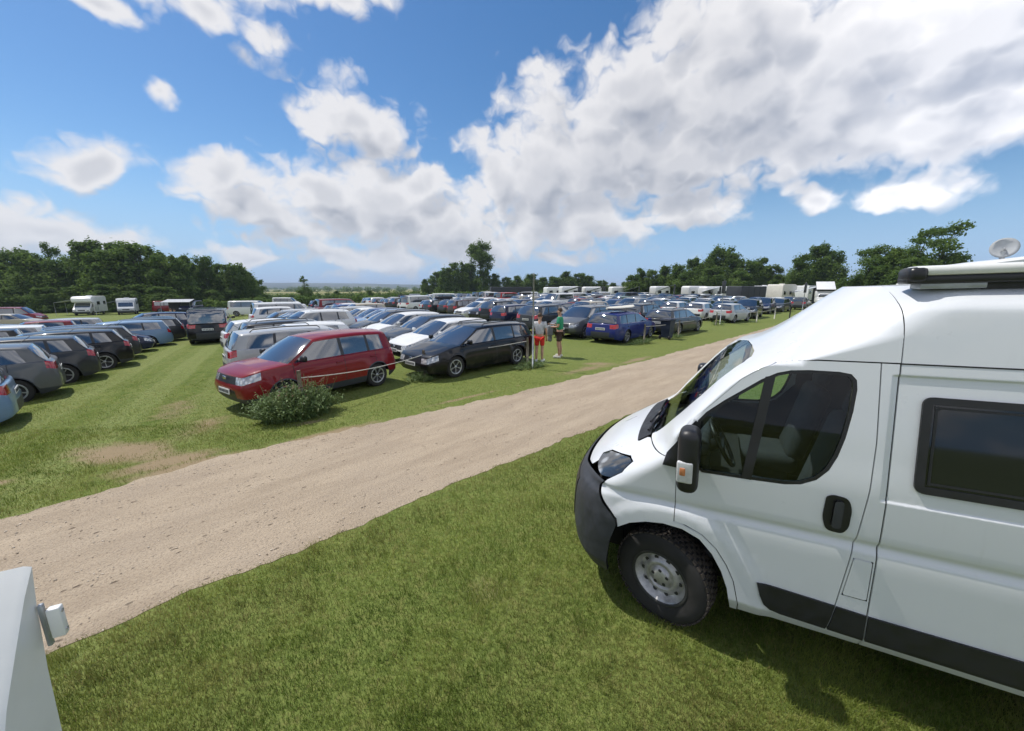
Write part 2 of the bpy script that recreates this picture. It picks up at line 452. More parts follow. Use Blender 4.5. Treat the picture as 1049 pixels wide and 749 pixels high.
def gz(x, y=0):
    """the field falls away gently towards the left"""
    return -2.6*(1-math.exp(-max(0.0, -x-6.0)*0.042/2.6))
# one ground sheet to the horizon
def ground_grid():
    xs = np.concatenate([-np.geomspace(9000, 30, 40), np.linspace(-28, 60, 89), np.geomspace(63, 9000, 22)])
    ys = np.concatenate([-np.geomspace(800, 8, 10), np.linspace(-6, 60, 34), np.geomspace(64, 9000, 24)])
    X, Y = np.meshgrid(xs, ys)
    V = np.stack([X.ravel(), Y.ravel(), np.array([gz(q) for q in X.ravel()])], 1)
    nx = len(xs); i = np.arange(len(ys)-1)[:, None]*nx + np.arange(nx-1)[None, :]
    Fc = np.stack([i, i+1, i+nx+1, i+nx], -1).reshape(-1, 4)
    return V, Fc
m, t, b = new_mat('mown_grass')
geo = t.node('ShaderNodeNewGeometry'); P = geo.outputs['Position']
def along(vec): return t.vmath('DOT_PRODUCT', P, tuple(vec))
sa = along(AN)
n1 = t.noise(P, 0.35, 5, 0.6); n2 = t.noise(P, 2.4, 6, 0.65); n3 = t.noise(P, 26.0, 4, 0.7); n4 = t.noise(P, 0.9, 4, 0.6)
nfar = t.noise(t.scaled(P, (0.004, 0.012, 0.01)), 1.0, 4, 0.6)
wob = t.math('ADD', sa, t.math('MULTIPLY', n1, 0.5))
stripe = t.math('SINE', t.math('MULTIPLY', wob, 6.283/1.55))
fine = t.math('SINE', t.math('MULTIPLY', wob, 6.283/0.42))
lane = t.math('MULTIPLY', t.ramp(sa, -14.0, -12.5, 0, 1), t.ramp(sa, -0.5, -2.5, 0, 1))
stp = t.math('MULTIPLY', t.math('ADD', t.math('MULTIPLY', stripe, 0.7), t.math('MULTIPLY', fine, 0.3)), lane)
base = t.mix(t.ramp(n2, 0.3, 0.7), (0.090, 0.142, 0.017), (0.165, 0.212, 0.042))
base = t.mix(t.ramp(n1, 0.42, 0.68, 0, 0.6), base, (0.18, 0.205, 0.05))
base = t.mix(t.ramp(stp, -0.8, 0.8, 0, 0.85), base, (0.225, 0.265, 0.085))
n5 = t.noise(P, 9.0, 5, 0.75)
base = t.mix(t.ramp(n3, 0.35, 0.65, 0.0, 0.6), base, (0.045, 0.066, 0.012))
base = t.mix(t.ramp(n5, 0.45, 0.68, 0.0, 0.55), base, (0.20, 0.19, 0.065))
base = t.mix(t.ramp(n5, 0.48, 0.30, 0.0, 0.45), base, (0.038, 0.062, 0.012))
# worn tracks: dry, sandy earth where cars leave the gravel
def blob(x, y, rx, ry, rz):
    mp = t.node('ShaderNodeMapping', vector_type='TEXTURE'); t.put(mp.inputs[0], P)
    mp.inputs['Location'].default_value = (x, y, 0); mp.inputs['Rotation'].default_value = (0, 0, rz); mp.inputs['Scale'].default_value = (rx, ry, 1)
    return t.math('SUBTRACT', 1.0, t.vmath('LENGTH', mp.outputs[0]))
dn = t.math('ADD', t.math('MULTIPLY', t.math('SUBTRACT', n4, 0.5), 1.6), t.math('MULTIPLY', t.math('SUBTRACT', n2, 0.5), 1.3))
dirt = None
for (x, y, rx, ry, rz, wgt) in [(-6.35, 5.75, 1.35, 0.60, R(-15), 1.25), (-5.25, 5.35, 0.9, 0.35, R(40), 1.2), (-7.3, 4.75, 0.45, 0.16, R(10), .8), (-3.4, 6.45, 1.3, 0.22, R(40), 1.0),
                                (-5.9, 6.9, 0.5, 0.9, R(25), .5), (-7.6, 8.2, 0.45, 1.9, R(32), .45), (2.6, 12.2, 2.3, 0.35, R(40), .7), (-1.0, 8.9, 2.0, .12, R(42), .8), (-4.0, 7.05, .4, .15, R(40), .8),
                                (4.0, 8.2, 3.6, .16, R(44), .9), (-4.75, 5.25, 1.0, .34, R(42), 1.2), (3.1, 12.9, .9, .45, R(10), .75), (-0.2, 2.9, .5, .35, 0, .25), (4.5, 13.6, 2.0, .25, R(44), .8)]:
    v = t.math('MULTIPLY', blob(x, y, rx, ry, rz), wgt)
    dirt = v if dirt is None else t.math('MAXIMUM', dirt, v)
dirtm = t.ramp(t.math('ADD', dirt, t.math('MULTIPLY', dn, 0.75)), 0.05, 0.75)
base = t.mix(t.math('MULTIPLY', dirtm, 0.85), base, t.mix(n3, (0.20, 0.135, 0.082), (0.36, 0.27, 0.18)))
# distant fields
yy = t.node('ShaderNodeSeparateXYZ'); t.put(yy.inputs[0], P)
fy = t.ramp(yy.outputs[1], 95.0, 170.0)
fieldc = t.mix(t.ramp(nfar, 0.40, 0.60), (0.075, 0.105, 0.022), (0.30, 0.26, 0.11))
fieldc = t.mix(t.ramp(yy.outputs[1], 150.0, 420.0), (0.085, 0.115, 0.025), fieldc)
base = t.mix(fy, base, fieldc)
t.put(b.inputs['Base Color'], base); b.inputs['Roughness'].default_value = 0.9; b.inputs['Specular IOR Level'].default_value = 0.15
t.put(b.inputs['Normal'], t.bump(t.math('ADD', t.math('MULTIPLY', n3, .5), n2), 0.6, 0.05))
V, Fc = ground_grid()
g = link(bpy.data.objects.new('ground', np_mesh('ground', V, Fc, m, True))); tag(g, 'mown grass field reaching out to far fields', None, None, 'structure')

# gravel track: strip between the two ragged edges, 4 mm above the grass sheet
m, t, b = new_mat('gravel_track')
P = t.node('ShaderNodeNewGeometry').outputs['Position']
al = t.vmath('DOT_PRODUCT', P, tuple(RD)); ac = t.vmath('DOT_PRODUCT', P, tuple(RN))
cbn = t.node('ShaderNodeCombineXYZ'); t.put(cbn.inputs[0], al); t.put(cbn.inputs[1], ac)
Q = cbn.outputs[0]
str_ = t.noise(t.scaled(Q, (0.5, 2.2, 1)), 1.0, 7, 0.68)
big = t.noise(Q, 0.7, 5, 0.6); mid = t.noise(Q, 6.0, 6, 0.7); fin = t.noise(Q, 45.0, 4, 0.75)
pits = t.voro(t.scaled(Q, (6, 11, 1)), 1.0, 'F1'); peb = t.voro(Q, 48.0, 'F1')
base = t.mix(t.ramp(str_, 0.32, 0.68), (0.345, 0.275, 0.200), (0.455, 0.370, 0.272))
base = t.mix(t.ramp(big, 0.4, 0.7, 0, .55), base, (0.38, 0.31, 0.235))
base = t.mix(t.ramp(fin, 0.48, 0.68, 0, .65), base, (0.155, 0.118, 0.088))
base = t.mix(t.ramp(peb, 0.22, 0.08, 0, .5), base, (0.50, 0.45, 0.38))
pm = t.math('MULTIPLY', t.ramp(pits, 0.24, 0.06), t.ramp(mid, 0.5, 0.62))
base = t.mix(t.math('MULTIPLY', pm, .8), base, (0.16, 0.115, 0.08))  # shade of the small hollows put into the colour
t.put(b.inputs['Base Color'], base); b.inputs['Roughness'].default_value = 0.95; b.inputs['Specular IOR Level'].default_value = 0.2
hgt = t.math('ADD', t.math('MULTIPLY', mid, 0.8), t.math('SUBTRACT', t.math('MULTIPLY', fin, 0.35), t.math('MULTIPLY', pm, 1.0)))
t.put(b.inputs['Normal'], t.bump(t.math('SUBTRACT', hgt, t.math('MULTIPLY', peb, .3)), 0.8, 0.038))
NS = 1500
def at_frac(pts, k):
    x = k*(len(pts)-1); i = min(int(x), len(pts)-2); return pts[i].lerp(pts[i+1], x-i)
vs = []
for i in range(NS+1):
    a, c = at_frac(near, i/NS), at_frac(far_, i/NS)
    for j in range(7):
        q = a.lerp(c, j/6); vs.append((q.x, q.y, 0.004+gz(q.x)))
fs = np.array([(i*7+j, (i+1)*7+j, (i+1)*7+j+1, i*7+j+1) for i in range(NS) for j in range(6)])
rd = link(bpy.data.objects.new('gravel_road', np_mesh('gravel_road', np.array(vs), fs, m, True))); tag(rd, 'pale sandy gravel track crossing the field diagonally', None, None, 'structure')

NEARA = np.array([(p.x, p.y) for p in near]); FARA = np.array([(p.x, p.y) for p in far_])
def road_side(x, y):
    """signed distance-like: >0 outside on near side, <0 on far side, 0 within (metres from edge)"""
    al_n = NEARA@np.array([RD.x, RD.y]); ac_n = NEARA@np.array([RN.x, RN.y])
    al_f = FARA@np.array([RD.x, RD.y]); ac_f = FARA@np.array([RN.x, RN.y])
    s = x*RD.x+y*RD.y; c = x*RN.x+y*RN.y
    on, of = np.argsort(al_n), np.argsort(al_f)
    en = np.interp(s, al_n[on], ac_n[on]); ef = np.interp(s, al_f[of], ac_f[of])
    return en-c, c-ef          # >0 : on the near lawn / on the far lawn

# dirt density in numpy, to keep blades off the worn ground
DIRT = [(-6.35, 5.75, 1.25, 0.55, R(-15)), (-5.25, 5.35, 0.85, 0.33, R(40)), (-7.3, 4.75, 0.42, 0.15, R(10)), (-3.4, 6.45, 1.2, 0.2, R(40)), (-4.75, 5.25, .95, .3, R(42)), (3.1, 12.9, .8, .4, R(10))]
def dirt_np(x, y):
    d = np.full_like(x, -1.0)
    for (cx, cy, rx, ry, rz) in DIRT:
        u, v = x-cx, y-cy
        a = (u*math.cos(rz)+v*math.sin(rz))/rx; c = (-u*math.sin(rz)+v*math.cos(rz))/ry
        d = np.maximum(d, 1-np.sqrt(a*a+c*c))
    return d
m, t, b = new_mat('grass_blades')
tint = t.node('ShaderNodeAttribute', attribute_name='tint'); dry = t.node('ShaderNodeAttribute', attribute_name='dry')
colr = t.mix(tint.outputs['Fac'], (0.086, 0.142, 0.014), (0.285, 0.332, 0.070))
colr = t.mix(dry.outputs['Fac'], colr, (0.30, 0.235, 0.10))
t.put(b.inputs['Base Color'], colr); b.inputs['Roughness'].default_value = 0.6; b.inputs['Specular IOR Level'].default_value = 0.25
trn = t.node('ShaderNodeBsdfTranslucent'); t.put(trn.inputs[0], colr)
ms = t.node('ShaderNodeMixShader'); ms.inputs[0].default_value = 0.42
t.l.new(b.outputs[0], ms.inputs[1]); t.l.new(trn.outputs[0], ms.inputs[2]); t.l.new(ms.outputs[0], t.n['Material Output'].inputs[0])
M['blades'] = m

def vnoise(x, y, s, seed=0):
    """cheap smooth value noise in numpy"""
    xi, yi = x*s+seed*17.3, y*s+seed*9.1
    x0, y0 = np.floor(xi), np.floor(yi); fx, fy = xi-x0, yi-y0
    fx = fx*fx*(3-2*fx); fy = fy*fy*(3-2*fy)
    def h(a, c): 
        v = np.sin(a*127.1+c*311.7+seed)*43758.5453; return v-np.floor(v)
    return (h(x0, y0)*(1-fx)+h(x0+1, y0)*fx)*(1-fy)+(h(x0, y0+1)*(1-fx)+h(x0+1, y0+1)*fx)*fy

def blades(name, x, y, hgt, wid, tint, dry, label):
    n = len(x)
    a = rng.uniform(0, 2*np.pi, n); lean = rng.uniform(0.1, 0.95, n)*hgt; la = rng.uniform(0, 2*np.pi, n)
    wx, wy = np.cos(a)*wid*0.5, np.sin(a)*wid*0.5
    z0 = np.full(n, -0.002)
    p0 = np.stack([x-wx, y-wy, z0], 1); p1 = np.stack([x+wx, y+wy, z0], 1)
    mx_, my_ = x+np.cos(la)*lean*0.4, y+np.sin(la)*lean*0.4
    p2 = np.stack([mx_+wx*0.8, my_+wy*0.8, hgt*0.62], 1); p3 = np.stack([mx_-wx*0.8, my_-wy*0.8, hgt*0.62], 1)
    p4 = np.stack([x+np.cos(la)*lean, y+np.sin(la)*lean, hgt*0.95], 1)
    V = np.stack([p0, p1, p2, p3, p4], 1).reshape(-1, 3)
    V[:, 2] += np.repeat(-2.6*(1-np.exp(-np.maximum(0, -x-6.0)*0.042/2.6)), 5)
    i = np.arange(n)*5
    Fc = np.concatenate([np.stack([i, i+1, i+2], 1), np.stack([i, i+2, i+3], 1), np.stack([i+3, i+2, i+4], 1)])
    rep = lambda q: np.repeat(q, 5)
    o = link(bpy.data.objects.new(name, np_mesh(name, V, Fc, M['blades'], False, {'tint': rep(tint), 'dry': rep(dry)})))
    tag(o, label, None, None, 'stuff'); return o

def scatter(n, ymin, ymax, spread=1.55):
    """points over the wedge in front of the camera, denser near"""
    k = rng.uniform(0, 1, n); y = ymin*(ymax/ymin)**k
    x = rng.uniform(-1, 1, n)*spread*(y+0.6)
    return x, y
def lawn(n, y0, y1, hk=1.0):
    x, y = scatter(n, y0, y1)
    a, c = road_side(x, y)
    e = rng.normal(0, 0.05, n)
    on_near = a > e-0.02; on_far = c > e-0.02
    d = dirt_np(x, y)
    keep = (on_near | on_far) & (d < rng.uniform(-0.4, 0.75, n))
    x, y, a, c, d = x[keep], y[keep], a[keep], c[keep], d[keep]
    edge = np.maximum(a, c)
    big = vnoise(x, y, 0.8, 1)*0.6+vnoise(x, y, 2.7, 2)*0.4
    lane = (x*AN.x+y*AN.y)
    stripe = 0.5+0.5*np.sin(lane*2*np.pi/1.55)
    n = len(x)
    rows = 0.5+0.5*np.sin((x*RN.x+y*RN.y)*2*np.pi/0.95+1.5*vnoise(x, y, .5, 8))
    tuft = np.clip((vnoise(x, y, 9.0, 11)-.62)*4, 0, 1)
    tint = np.clip(0.02+0.95*big+rng.normal(0, 0.18, n)+0.3*(stripe-.5)*(c > 0)+0.52*(rows-.5)*(a > 0)-.2*tuft, 0, 1)
    patch = vnoise(x, y, 1.3, 5)*0.5+vnoise(x, y, 4.0, 6)*0.5
    dryp = np.clip((patch-0.50)*2.2, 0, 0.8)+np.exp(-edge/0.16)*0.6+np.clip(d+0.6, 0, 1)*0.4
    dry = np.clip(0.62*dryp*rng.uniform(0.2, 1.2, n)+(rng.uniform(0, 1, n) < 0.09)*0.7, 0, 1)
    h = rng.uniform(0.018, 0.052, n)*(0.45+1.0*big)*(1+.8*tuft)*hk*(1-0.45*np.exp(-edge/0.12))*np.clip((14-y)/6, .25, 1)
    w = np.where(y < 1.4, 0.005, 0.0030+0.0007*np.maximum(0, y-1.5)*0.55)
    return x, y, h, np.minimum(w, 0.007), tint, dry
def lawn_near(n):
    global scatter
    keep_ = scatter
    scatter = lambda n_, a_, b_: (rng.uniform(-4.5, 6.0, n_), rng.uniform(-2.2, 1.5, n_))
    out = lawn(n, 0, 0); scatter = keep_
    return out
bl = [lawn(330000, 1.35, 7.0), lawn(130000, 5.0, 13.0, .8), lawn(110000, 10.0, 27.0, .7), lawn_near(90000)]
cat_ = [np.concatenate([q[i] for q in bl]) for i in range(6)]
blades('grass', *cat_, 'short mown grass blades covering the lawns beside the track')

# loose stones on the track
ico = bmesh.new(); bmesh.ops.create_icosphere(ico, subdivisions=1, radius=1.0)
iv = np.array([v.co[:] for v in ico.verts]); ifc = np.array([[v.index for v in f.verts] for f in ico.faces]); ico.free()
n = 20000
k = rng.uniform(0, 1, n); s = -4.0+30*k**1.9; c_ = rng.uniform(0, 1, n)
en = np.interp(s, NEARA@np.array([RD.x, RD.y]), NEARA@np.array([RN.x, RN.y])); ef = np.interp(s, FARA@np.array([RD.x, RD.y]), FARA@np.array([RN.x, RN.y]))
cc = en+(ef-en)*c_
x = s*RD.x+cc*RN.x; y = s*RD.y+cc*RN.y
dens = vnoise(s*0.5, cc*2.2, 1.0, 3)*0.7+vnoise(x, y, 3.0, 4)*0.3
keep = (dens+0.25*(c_ > .72)) > rng.uniform(0.35, 0.9, n); x, y = x[keep], y[keep]; n = len(x)
sz = 0.0028+0.0085*rng.uniform(0, 1, n)**4.5
sc = np.stack([sz*rng.uniform(.8, 1.5, n), sz*rng.uniform(.8, 1.3, n), sz*rng.uniform(.45, .8, n)], 1)
jit = 1+0.25*rng.standard_normal((n, len(iv), 1))
V = (iv[None]*jit)*sc[:, None, :]
V[:, :, 0] += x[:, None]; V[:, :, 1] += y[:, None]; V[:, :, 2] += 0.006+sz[:, None]*0.3
Fc = (ifc[None]+(np.arange(n)*len(iv))[:, None, None]).reshape(-1, 3)
m, t, b = new_mat('loose_stones')
tint = t.node('ShaderNodeAttribute', attribute_name='tint')
t.put(b.inputs['Base Color'], t.mix(tint.outputs['Fac'], (0.27, 0.215, 0.16), (0.58, 0.50, 0.40))); b.inputs['Roughness'].default_value = 0.9
o = link(bpy.data.objects.new('gravel', np_mesh('gravel', V.reshape(-1, 3), Fc, m, False, {'tint': np.repeat(rng.uniform(0, 1, n), len(iv))})))
tag(o, 'loose stones scattered over the gravel track', None, None, 'stuff')

# ================================================================== the white high-roof van
HW = 1.025                                  # half width
_Zl = [.28, .34, .40, .45, .60, .93, 1.00, 1.058, 1.10, 1.13, 1.36, 1.60, 2.15, 2.40, 2.445, 2.50, 2.55, 2.585, 2.60]
_Il = [.09, .06, .022, .0, .0, .0, .004, 0.026, .004, .0, .004, .034, .118, .160, .170, .215, .300, .430, .560]
_Zn = [.28, .40, .62, .90, 1.00, 1.08, 1.20, 1.30, 1.38, 1.43, 1.60, 1.80, 2.00, 2.083, 2.15, 2.25, 2.35, 2.45, 2.52, 2.56, 2.60]
_Xn = [.90, .94, .97, .95, .91, .835, .665, .485, .345, .265, .105, -.055, -.230, -.340, -.480, -.610, -.735, -.855, -.935, -.985, -1.03]
_Zr = [.28, .90, 1.10, 1.30, 1.43, 1.60, 2.083, 2.15, 2.35, 2.5, 2.6]
_Rr = [.46, .46, .42, .31, .22, .072, .078, .20, .44, .44, .32]
def smooth_interp(z, Z, X):
    # piecewise cubic (monotone-ish Catmull-Rom) interpolation
    i = int(np.clip(np.searchsorted(Z, z)-1, 0, len(Z)-2))
    h = Z[i+1]-Z[i]; t_ = min(max((z-Z[i])/h, 0), 1)
    def sl(k):
        if k <= 0: return (X[1]-X[0])/(Z[1]-Z[0])
        if k >= len(Z)-1: return (X[-1]-X[-2])/(Z[-1]-Z[-2])
        a, b_ = (X[k]-X[k-1])/(Z[k]-Z[k-1]), (X[k+1]-X[k])/(Z[k+1]-Z[k])
        return 0.0 if a*b_ <= 0 else 2*a*b_/(a+b_)
    m0, m1 = sl(i)*h, sl(i+1)*h
    return ((2*t_**3-3*t_**2+1)*X[i]+(t_**3-2*t_**2+t_)*m0+(-2*t_**3+3*t_**2)*X[i+1]+(t_**3-t_**2)*m1)
v_in = lambda z: smooth_interp(z, _Zl, _Il)
v_nose = lambda z: smooth_interp(z, _Zn, _Xn)
v_r = lambda z: smooth_interp(z, _Zr, _Rr)
v_xc = lambda z: v_nose(z)-v_r(z)
UM = 1.2
def _corner():
    n_, th = 2.5, np.linspace(0, math.pi/2, 400)
    xs, ys = np.sin(th)**(2/n_), 1-np.cos(th)**(2/n_)
    L = np.concatenate([[0], np.cumsum(np.hypot(np.diff(xs)*0.42, np.diff(ys)*1.0))]); L = L/L[-1]
    return L, xs, ys
_cl, _cx, _cy = _corner()
def sst(a, b_, x):
    t_ = min(max((x-a)/(b_-a), 0), 1); return t_*t_*(3-2*t_)
WXC, WXR = 0.085, -3.95                     # wheel centres along the van
def v_feat(x, z):
    """sheet metal pressing: + is outwards"""
    f = 0.0
    for wx in (WXC, WXR):
        r = math.hypot(x-wx, (z-.37)*0.98)
        f += 0.020*sst(.70, .60, r)
    # sunk side panels between the pressed line and the drip rail
    f -= 0.011*sst(-1.035, -1.062, x)*sst(1.352, 1.372, z)*sst(2.092, 2.074, z)
    return f
def S(u, z, off=0.0):
    xc, r, yi = v_xc(z), v_r(z), v_in(z)
    if u <= 0:
        x = xc+u; return Vector((x, -yi+v_feat(x, z)+off, z))
    k = min(u/UM, 1.0)
    a, b_ = np.interp(k, _cl, _cx), np.interp(k, _cl, _cy)
    x = xc + r*a
    return Vector((x+off*a, -yi-(HW-yi)*b_+v_feat(xc, z)*(1-a)+off*(1-a), z))
def Sn(u, z):
    e = 2e-3
    du = S(min(u+e, UM), z)-S(u-e, z); dz = S(u, z+e)-S(u, z-e)
    n = dz.cross(du); 
    return n.normalized() if n.length > 1e-12 else Vector((0, 1, 0))
def sx(x, z):                               # flank point given by its x
    u = x-v_xc(z)
    if u > 0: u = UM*float(np.interp(min(u/v_r(z), 1), _cx, _cl))
    return (u, z)
def dense(pts, step=0.025):
    """pts: ('s',x,z) on the flank or (u,z); edges between two 's' points stay straight in x,z"""
    out = []
    n = len(pts)
    for i in range(n):
        a, b_ = pts[i], pts[(i+1) % n]
        sa_, sb_ = a[0] == 's', b_[0] == 's'
        if sa_ and sb_:
            L = math.hypot(b_[1]-a[1], b_[2]-a[2]); k = max(1, int(L/step))
            for j in range(k):
                f = j/k; out.append(sx(a[1]+(b_[1]-a[1])*f, a[2]+(b_[2]-a[2])*f))
        else:
            p = sx(a[1], a[2]) if sa_ else a; q = sx(b_[1], b_[2]) if sb_ else b_
            L = math.hypot(q[0]-p[0], q[1]-p[1]); k = max(1, int(L/step))
            for j in range(k):
                f = j/k; out.append((p[0]+(q[0]-p[0])*f, p[1]+(q[1]-p[1])*f))
    return out
def rounded(pts, rad, n=5):
    """round the corners of a flank polygon given as (x,z)"""
    out = []
    m_ = len(pts)
    for i in range(m_):
        p0, p, p1 = Vector(pts[i-1]), Vector(pts[i]), Vector(pts[(i+1) % m_])
        a, b_ = (p0-p), (p1-p)
        d = min(rad, a.length*.45, b_.length*.45)
        A, B = p+a.normalized()*d, p+b_.normalized()*d
        for k in range(n+1):
            t_ = k/n; q = A*(1-t_)**2+p*2*t_*(1-t_)+B*t_*t_
            out.append((q.x, q.y))
    return out
def ss(pts): return [('s', a, b_) for a, b_ in pts]

def panel(name, outline, mat, parent, holes=(), off=0.0, lip=0.014, sides='LR', cut=0.05, both=False):
    """cut a piece of bodywork out of the surface S; sides L,R: a mesh each; both: one mesh spanning the nose"""
    bm = bmesh.new()
    flank = all(p[0] == 's' for lp in [outline]+list(holes) for p in lp)
    def dense_flat(lp, step=.025):
        out = []
        for i in range(len(lp)):
            a, b_ = lp[i], lp[(i+1) % len(lp)]; k = max(1, int(math.hypot(b_[1]-a[1], b_[2]-a[2])/step))
            out += [(a[1]+(b_[1]-a[1])*j/k, a[2]+(b_[2]-a[2])*j/k) for j in range(k)]
        return out
    for loop in [outline]+list(holes):
        pts = dense_flat(loop) if flank else dense(loop)
        vs_ = [bm.verts.new((p[0], p[1], 0)) for p in pts]
        for i in range(len(vs_)): bm.edges.new((vs_[i], vs_[(i+1) % len(vs_)]))
    bmesh.ops.triangle_fill(bm, use_beauty=True, use_dissolve=False, edges=list(bm.edges), normal=(0, 0, 1))
    us = [v.co.x for v in bm.verts]; zs = [v.co.y for v in bm.verts]
    u0, u1, z0, z1 = min(us), max(us), min(zs), max(zs)
    cu = list(np.arange(math.ceil(max(u0, -2.2)/cut)*cut, u1, cut)); 
    if u0 < -2.2: cu = list(np.arange(u0+.2, -2.2, 0.2))+cu
    cz = sorted(set([round(q, 4) for q in np.arange(math.ceil(z0/cut)*cut, z1, cut)]+[.98, 1.03, 1.058, 1.08, 1.10, 1.12, 1.352, 1.362, 1.372, 2.074, 2.083, 2.092, 2.43, 2.445, 2.46, 2.48, 2.52, 2.54, 2.565, 2.575, 2.59]))
    cu += [q for q in (-1.035, -1.042, -1.048, -1.055, -1.062) if flank and u0 < q < u1]
    for q in cu:
        bmesh.ops.bisect_plane(bm, geom=bm.verts[:]+bm.edges[:]+bm.faces[:], dist=1e-6, plane_co=(q, 0, 0), plane_no=(1, 0, 0))
    for q in cz:
        if z0 < q < z1:
            bmesh.ops.bisect_plane(bm, geom=bm.verts[:]+bm.edges[:]+bm.faces[:], dist=1e-6, plane_co=(0, q, 0), plane_no=(0, 1, 0))
    bmesh.ops.remove_doubles(bm, verts=bm.verts[:], dist=1e-5)
    bmesh.ops.recalc_face_normals(bm, faces=bm.faces[:])
    bm.verts.index_update(); bm.verts.ensure_lookup_table()
    uv = [sx(v.co.x, v.co.y) if flank else (v.co.x, v.co.y) for v in bm.verts]
    faces = []
    for f in bm.faces:
        idx = [v.index for v in f.verts]
        if f.normal.z > 0: idx.reverse()
        faces.append(idx)
    bnd = [tuple(v.index for v in e.verts) for e in bm.edges if len(e.link_faces) == 1]
    bm.free()
    P_ = [S(a, b_, off) for a, b_ in uv]; N_ = [Sn(a, b_) for a, b_ in uv]
    # orient the faces with the surface normal
    a, b_, c_ = faces[0][:3]
    if (P_[b_]-P_[a]).cross(P_[c_]-P_[a]).dot(N_[a]) < 0: faces = [f[::-1] for f in faces]
    verts, norms = list(P_), list(N_)
    if lip:
        mp = {}
        for e in bnd:
            if both and uv[e[0]][0] > UM-1e-4 and uv[e[1]][0] > UM-1e-4: continue
            for i in e:
                if i not in mp:
                    mp[i] = len(verts); verts.append(P_[i]-N_[i]*lip); norms.append(N_[i])
            faces.append([e[0], e[1], mp[e[1]], mp[e[0]]])
    def make(flip, merge=False):
        vv = [Vector((p.x, -2*HW-p.y, p.z)) for p in verts] if flip else verts
        nn = [Vector((n.x, -n.y, n.z)) for n in norms] if flip else norms
        ff = [f[::-1] for f in faces] if flip else faces
        return vv, nn, ff
    def put(vv, nn, ff):
        me = bpy.data.meshes.new(name); me.from_pydata([v[:] for v in vv], [], ff)
        me.materials.append(mat); me.polygons.foreach_set('use_smooth', [True]*len(ff)); me.update()
        me.normals_split_custom_set_from_vertices([n[:] for n in nn])
        return link(bpy.data.objects.new(name, me), parent)
    if both:
        a, b_ = make(False), make(True); k = len(a[0])
        return [put(a[0]+b_[0], a[1]+b_[1], a[2]+[[i+k for i in f] for f in b_[2]])]
    res = []
    if 'L' in sides: res.append(put(*make(False)))
    if 'R' in sides: res.append(put(*make(True)))
    return res

van = empty('camper_van')
tag(van, 'white high-roof van with dark grey bumper, filling the right of the picture', 'van')
VT = 2.58
arch_f = [(-.36, .325), (-.35, .40), (-.328, .52), (-.285, .64), (-.22, .755), (-.136, .845), (-.02, .892), (.11, .900), (.236, .878), (.35, .835), (.438, .775), (.49, .65), (.51, .50), (.515, .39), (.52, .31)]
win = [(-.805, 2.088), (-.862, 2.078), (-.888, 2.045), (-.894, 1.99), (-.885, 1.86), (-.862, 1.70), (-.835, 1.585), (-.80, 1.495), (-.745, 1.425), (-.67, 1.380), (-.588, 1.362), (-.36, 1.350), (-.118, 1.343), (-.085, 1.37), (-.068, 1.50), (-.072, 1.70), (-.12, 1.765), (-.224, 1.858), (-.319, 1.932), (-.42, 2.012), (-.502, 2.060), (-.57, 2.080), (-.66, 2.088)]
door_front = [(.036, 1.18), (.046, 1.40), (.040, 1.56), (.025, 1.606), (-.03, 1.696), (-.151, 1.821), (-.313, 2.004), (-.423, 2.083), (-.50, 2.120), (-.582, 2.138), (-.70, 2.146)]
door = [(.034, .935), *door_front, (-.985, 2.148), (-.998, 1.69), (-.990, 1.415), (-.972, 1.20), (-.958, 1.05), (-.916, .64), (-.898, .50), (-.886, .445), (-.86, .415), (-.80, .408),
        (-.405, .405), (-.392, .47), (-.365, .59), (-.315, .70), (-.245, .805), (-.150, .888), (-.04, .931)]
G = 0.004
panel('front_door', ss(door), M['van_white'], van, holes=[ss(win)], off=0.0)
ff_ = [(.040, .93), (-.02, .924), (-.145, .880), (-.24, .798), (-.31, .692), (-.360, .585), (-.387, .465), (-.400, .400), (-.402, .325)]
fender = ss([(.041, 1.18), *ff_]) + ss(arch_f[:11]) + [(-.05, .842), (.076, .962), (.168, 1.066), (.183, 1.12), (.171, 1.208), (.255, 1.292), (.343, 1.296), (.585, 1.339), (.597, 1.385), (.567, 1.398), (.153, 1.408), ('s', .050, 1.412), ('s', .048, 1.40)]
panel('front_wing', fender, M['van_white'], van)
# A-pillar, roof cap and screen surround
cap = ss([(-1.070, VT), (-1.068, 2.156), (-.70, 2.154), (-.580, 2.1405), (-.499, 2.1218), (-.4215, 2.0850), (-.3115, 2.0060), (-.1495, 1.8230), (-.0285, 1.6980), (.028, 1.608), (.047, 1.56), (.052, 1.418)]) + \
      [(.153, 1.414), (.567, 1.405), (.640, 1.408), (.55, 1.60), (.48, 1.8), (.46, 2.0), (.50, 2.07), (.60, 2.10), (.80, 2.115), (UM, 2.12), (UM, VT)]
panel('cab_roof', cap, M['van_white'], van, both=True, lip=.01)
panel('windscreen', [(.645, 1.406), (.556, 1.60), (.486, 1.8), (.466, 2.0), (.505, 2.065), (.605, 2.095), (.80, 2.11), (UM, 2.115), (UM, 1.406)], M['cabglass'], van, both=True, off=-.006, lip=0)
panel('pillar_trim', ss([(-.66, 2.30), (-.62, 2.17), (-.46, 2.11), (-.35, 2.02), (-.19, 1.84), (-.07, 1.71), (-.01, 1.60), (.01, 1.45)])+[(.60, 1.42), (.535, 1.6), (.465, 1.8), (.445, 2.0), (.49, 2.08), (.60, 2.115), (.80, 2.13), (UM, 2.135), (UM, 2.30)], M['plastic'], van, both=True, off=-.035, lip=0, cut=.08)
panel('bonnet', [(.350, 1.301), (.590, 1.343), (UM, 1.350), (UM, 1.055), (.64, 1.066), (.515, 1.092), (.522, 1.136), (.64, 1.163), (.612, 1.217), (.457, 1.264)], M['van_white'], van, both=True)
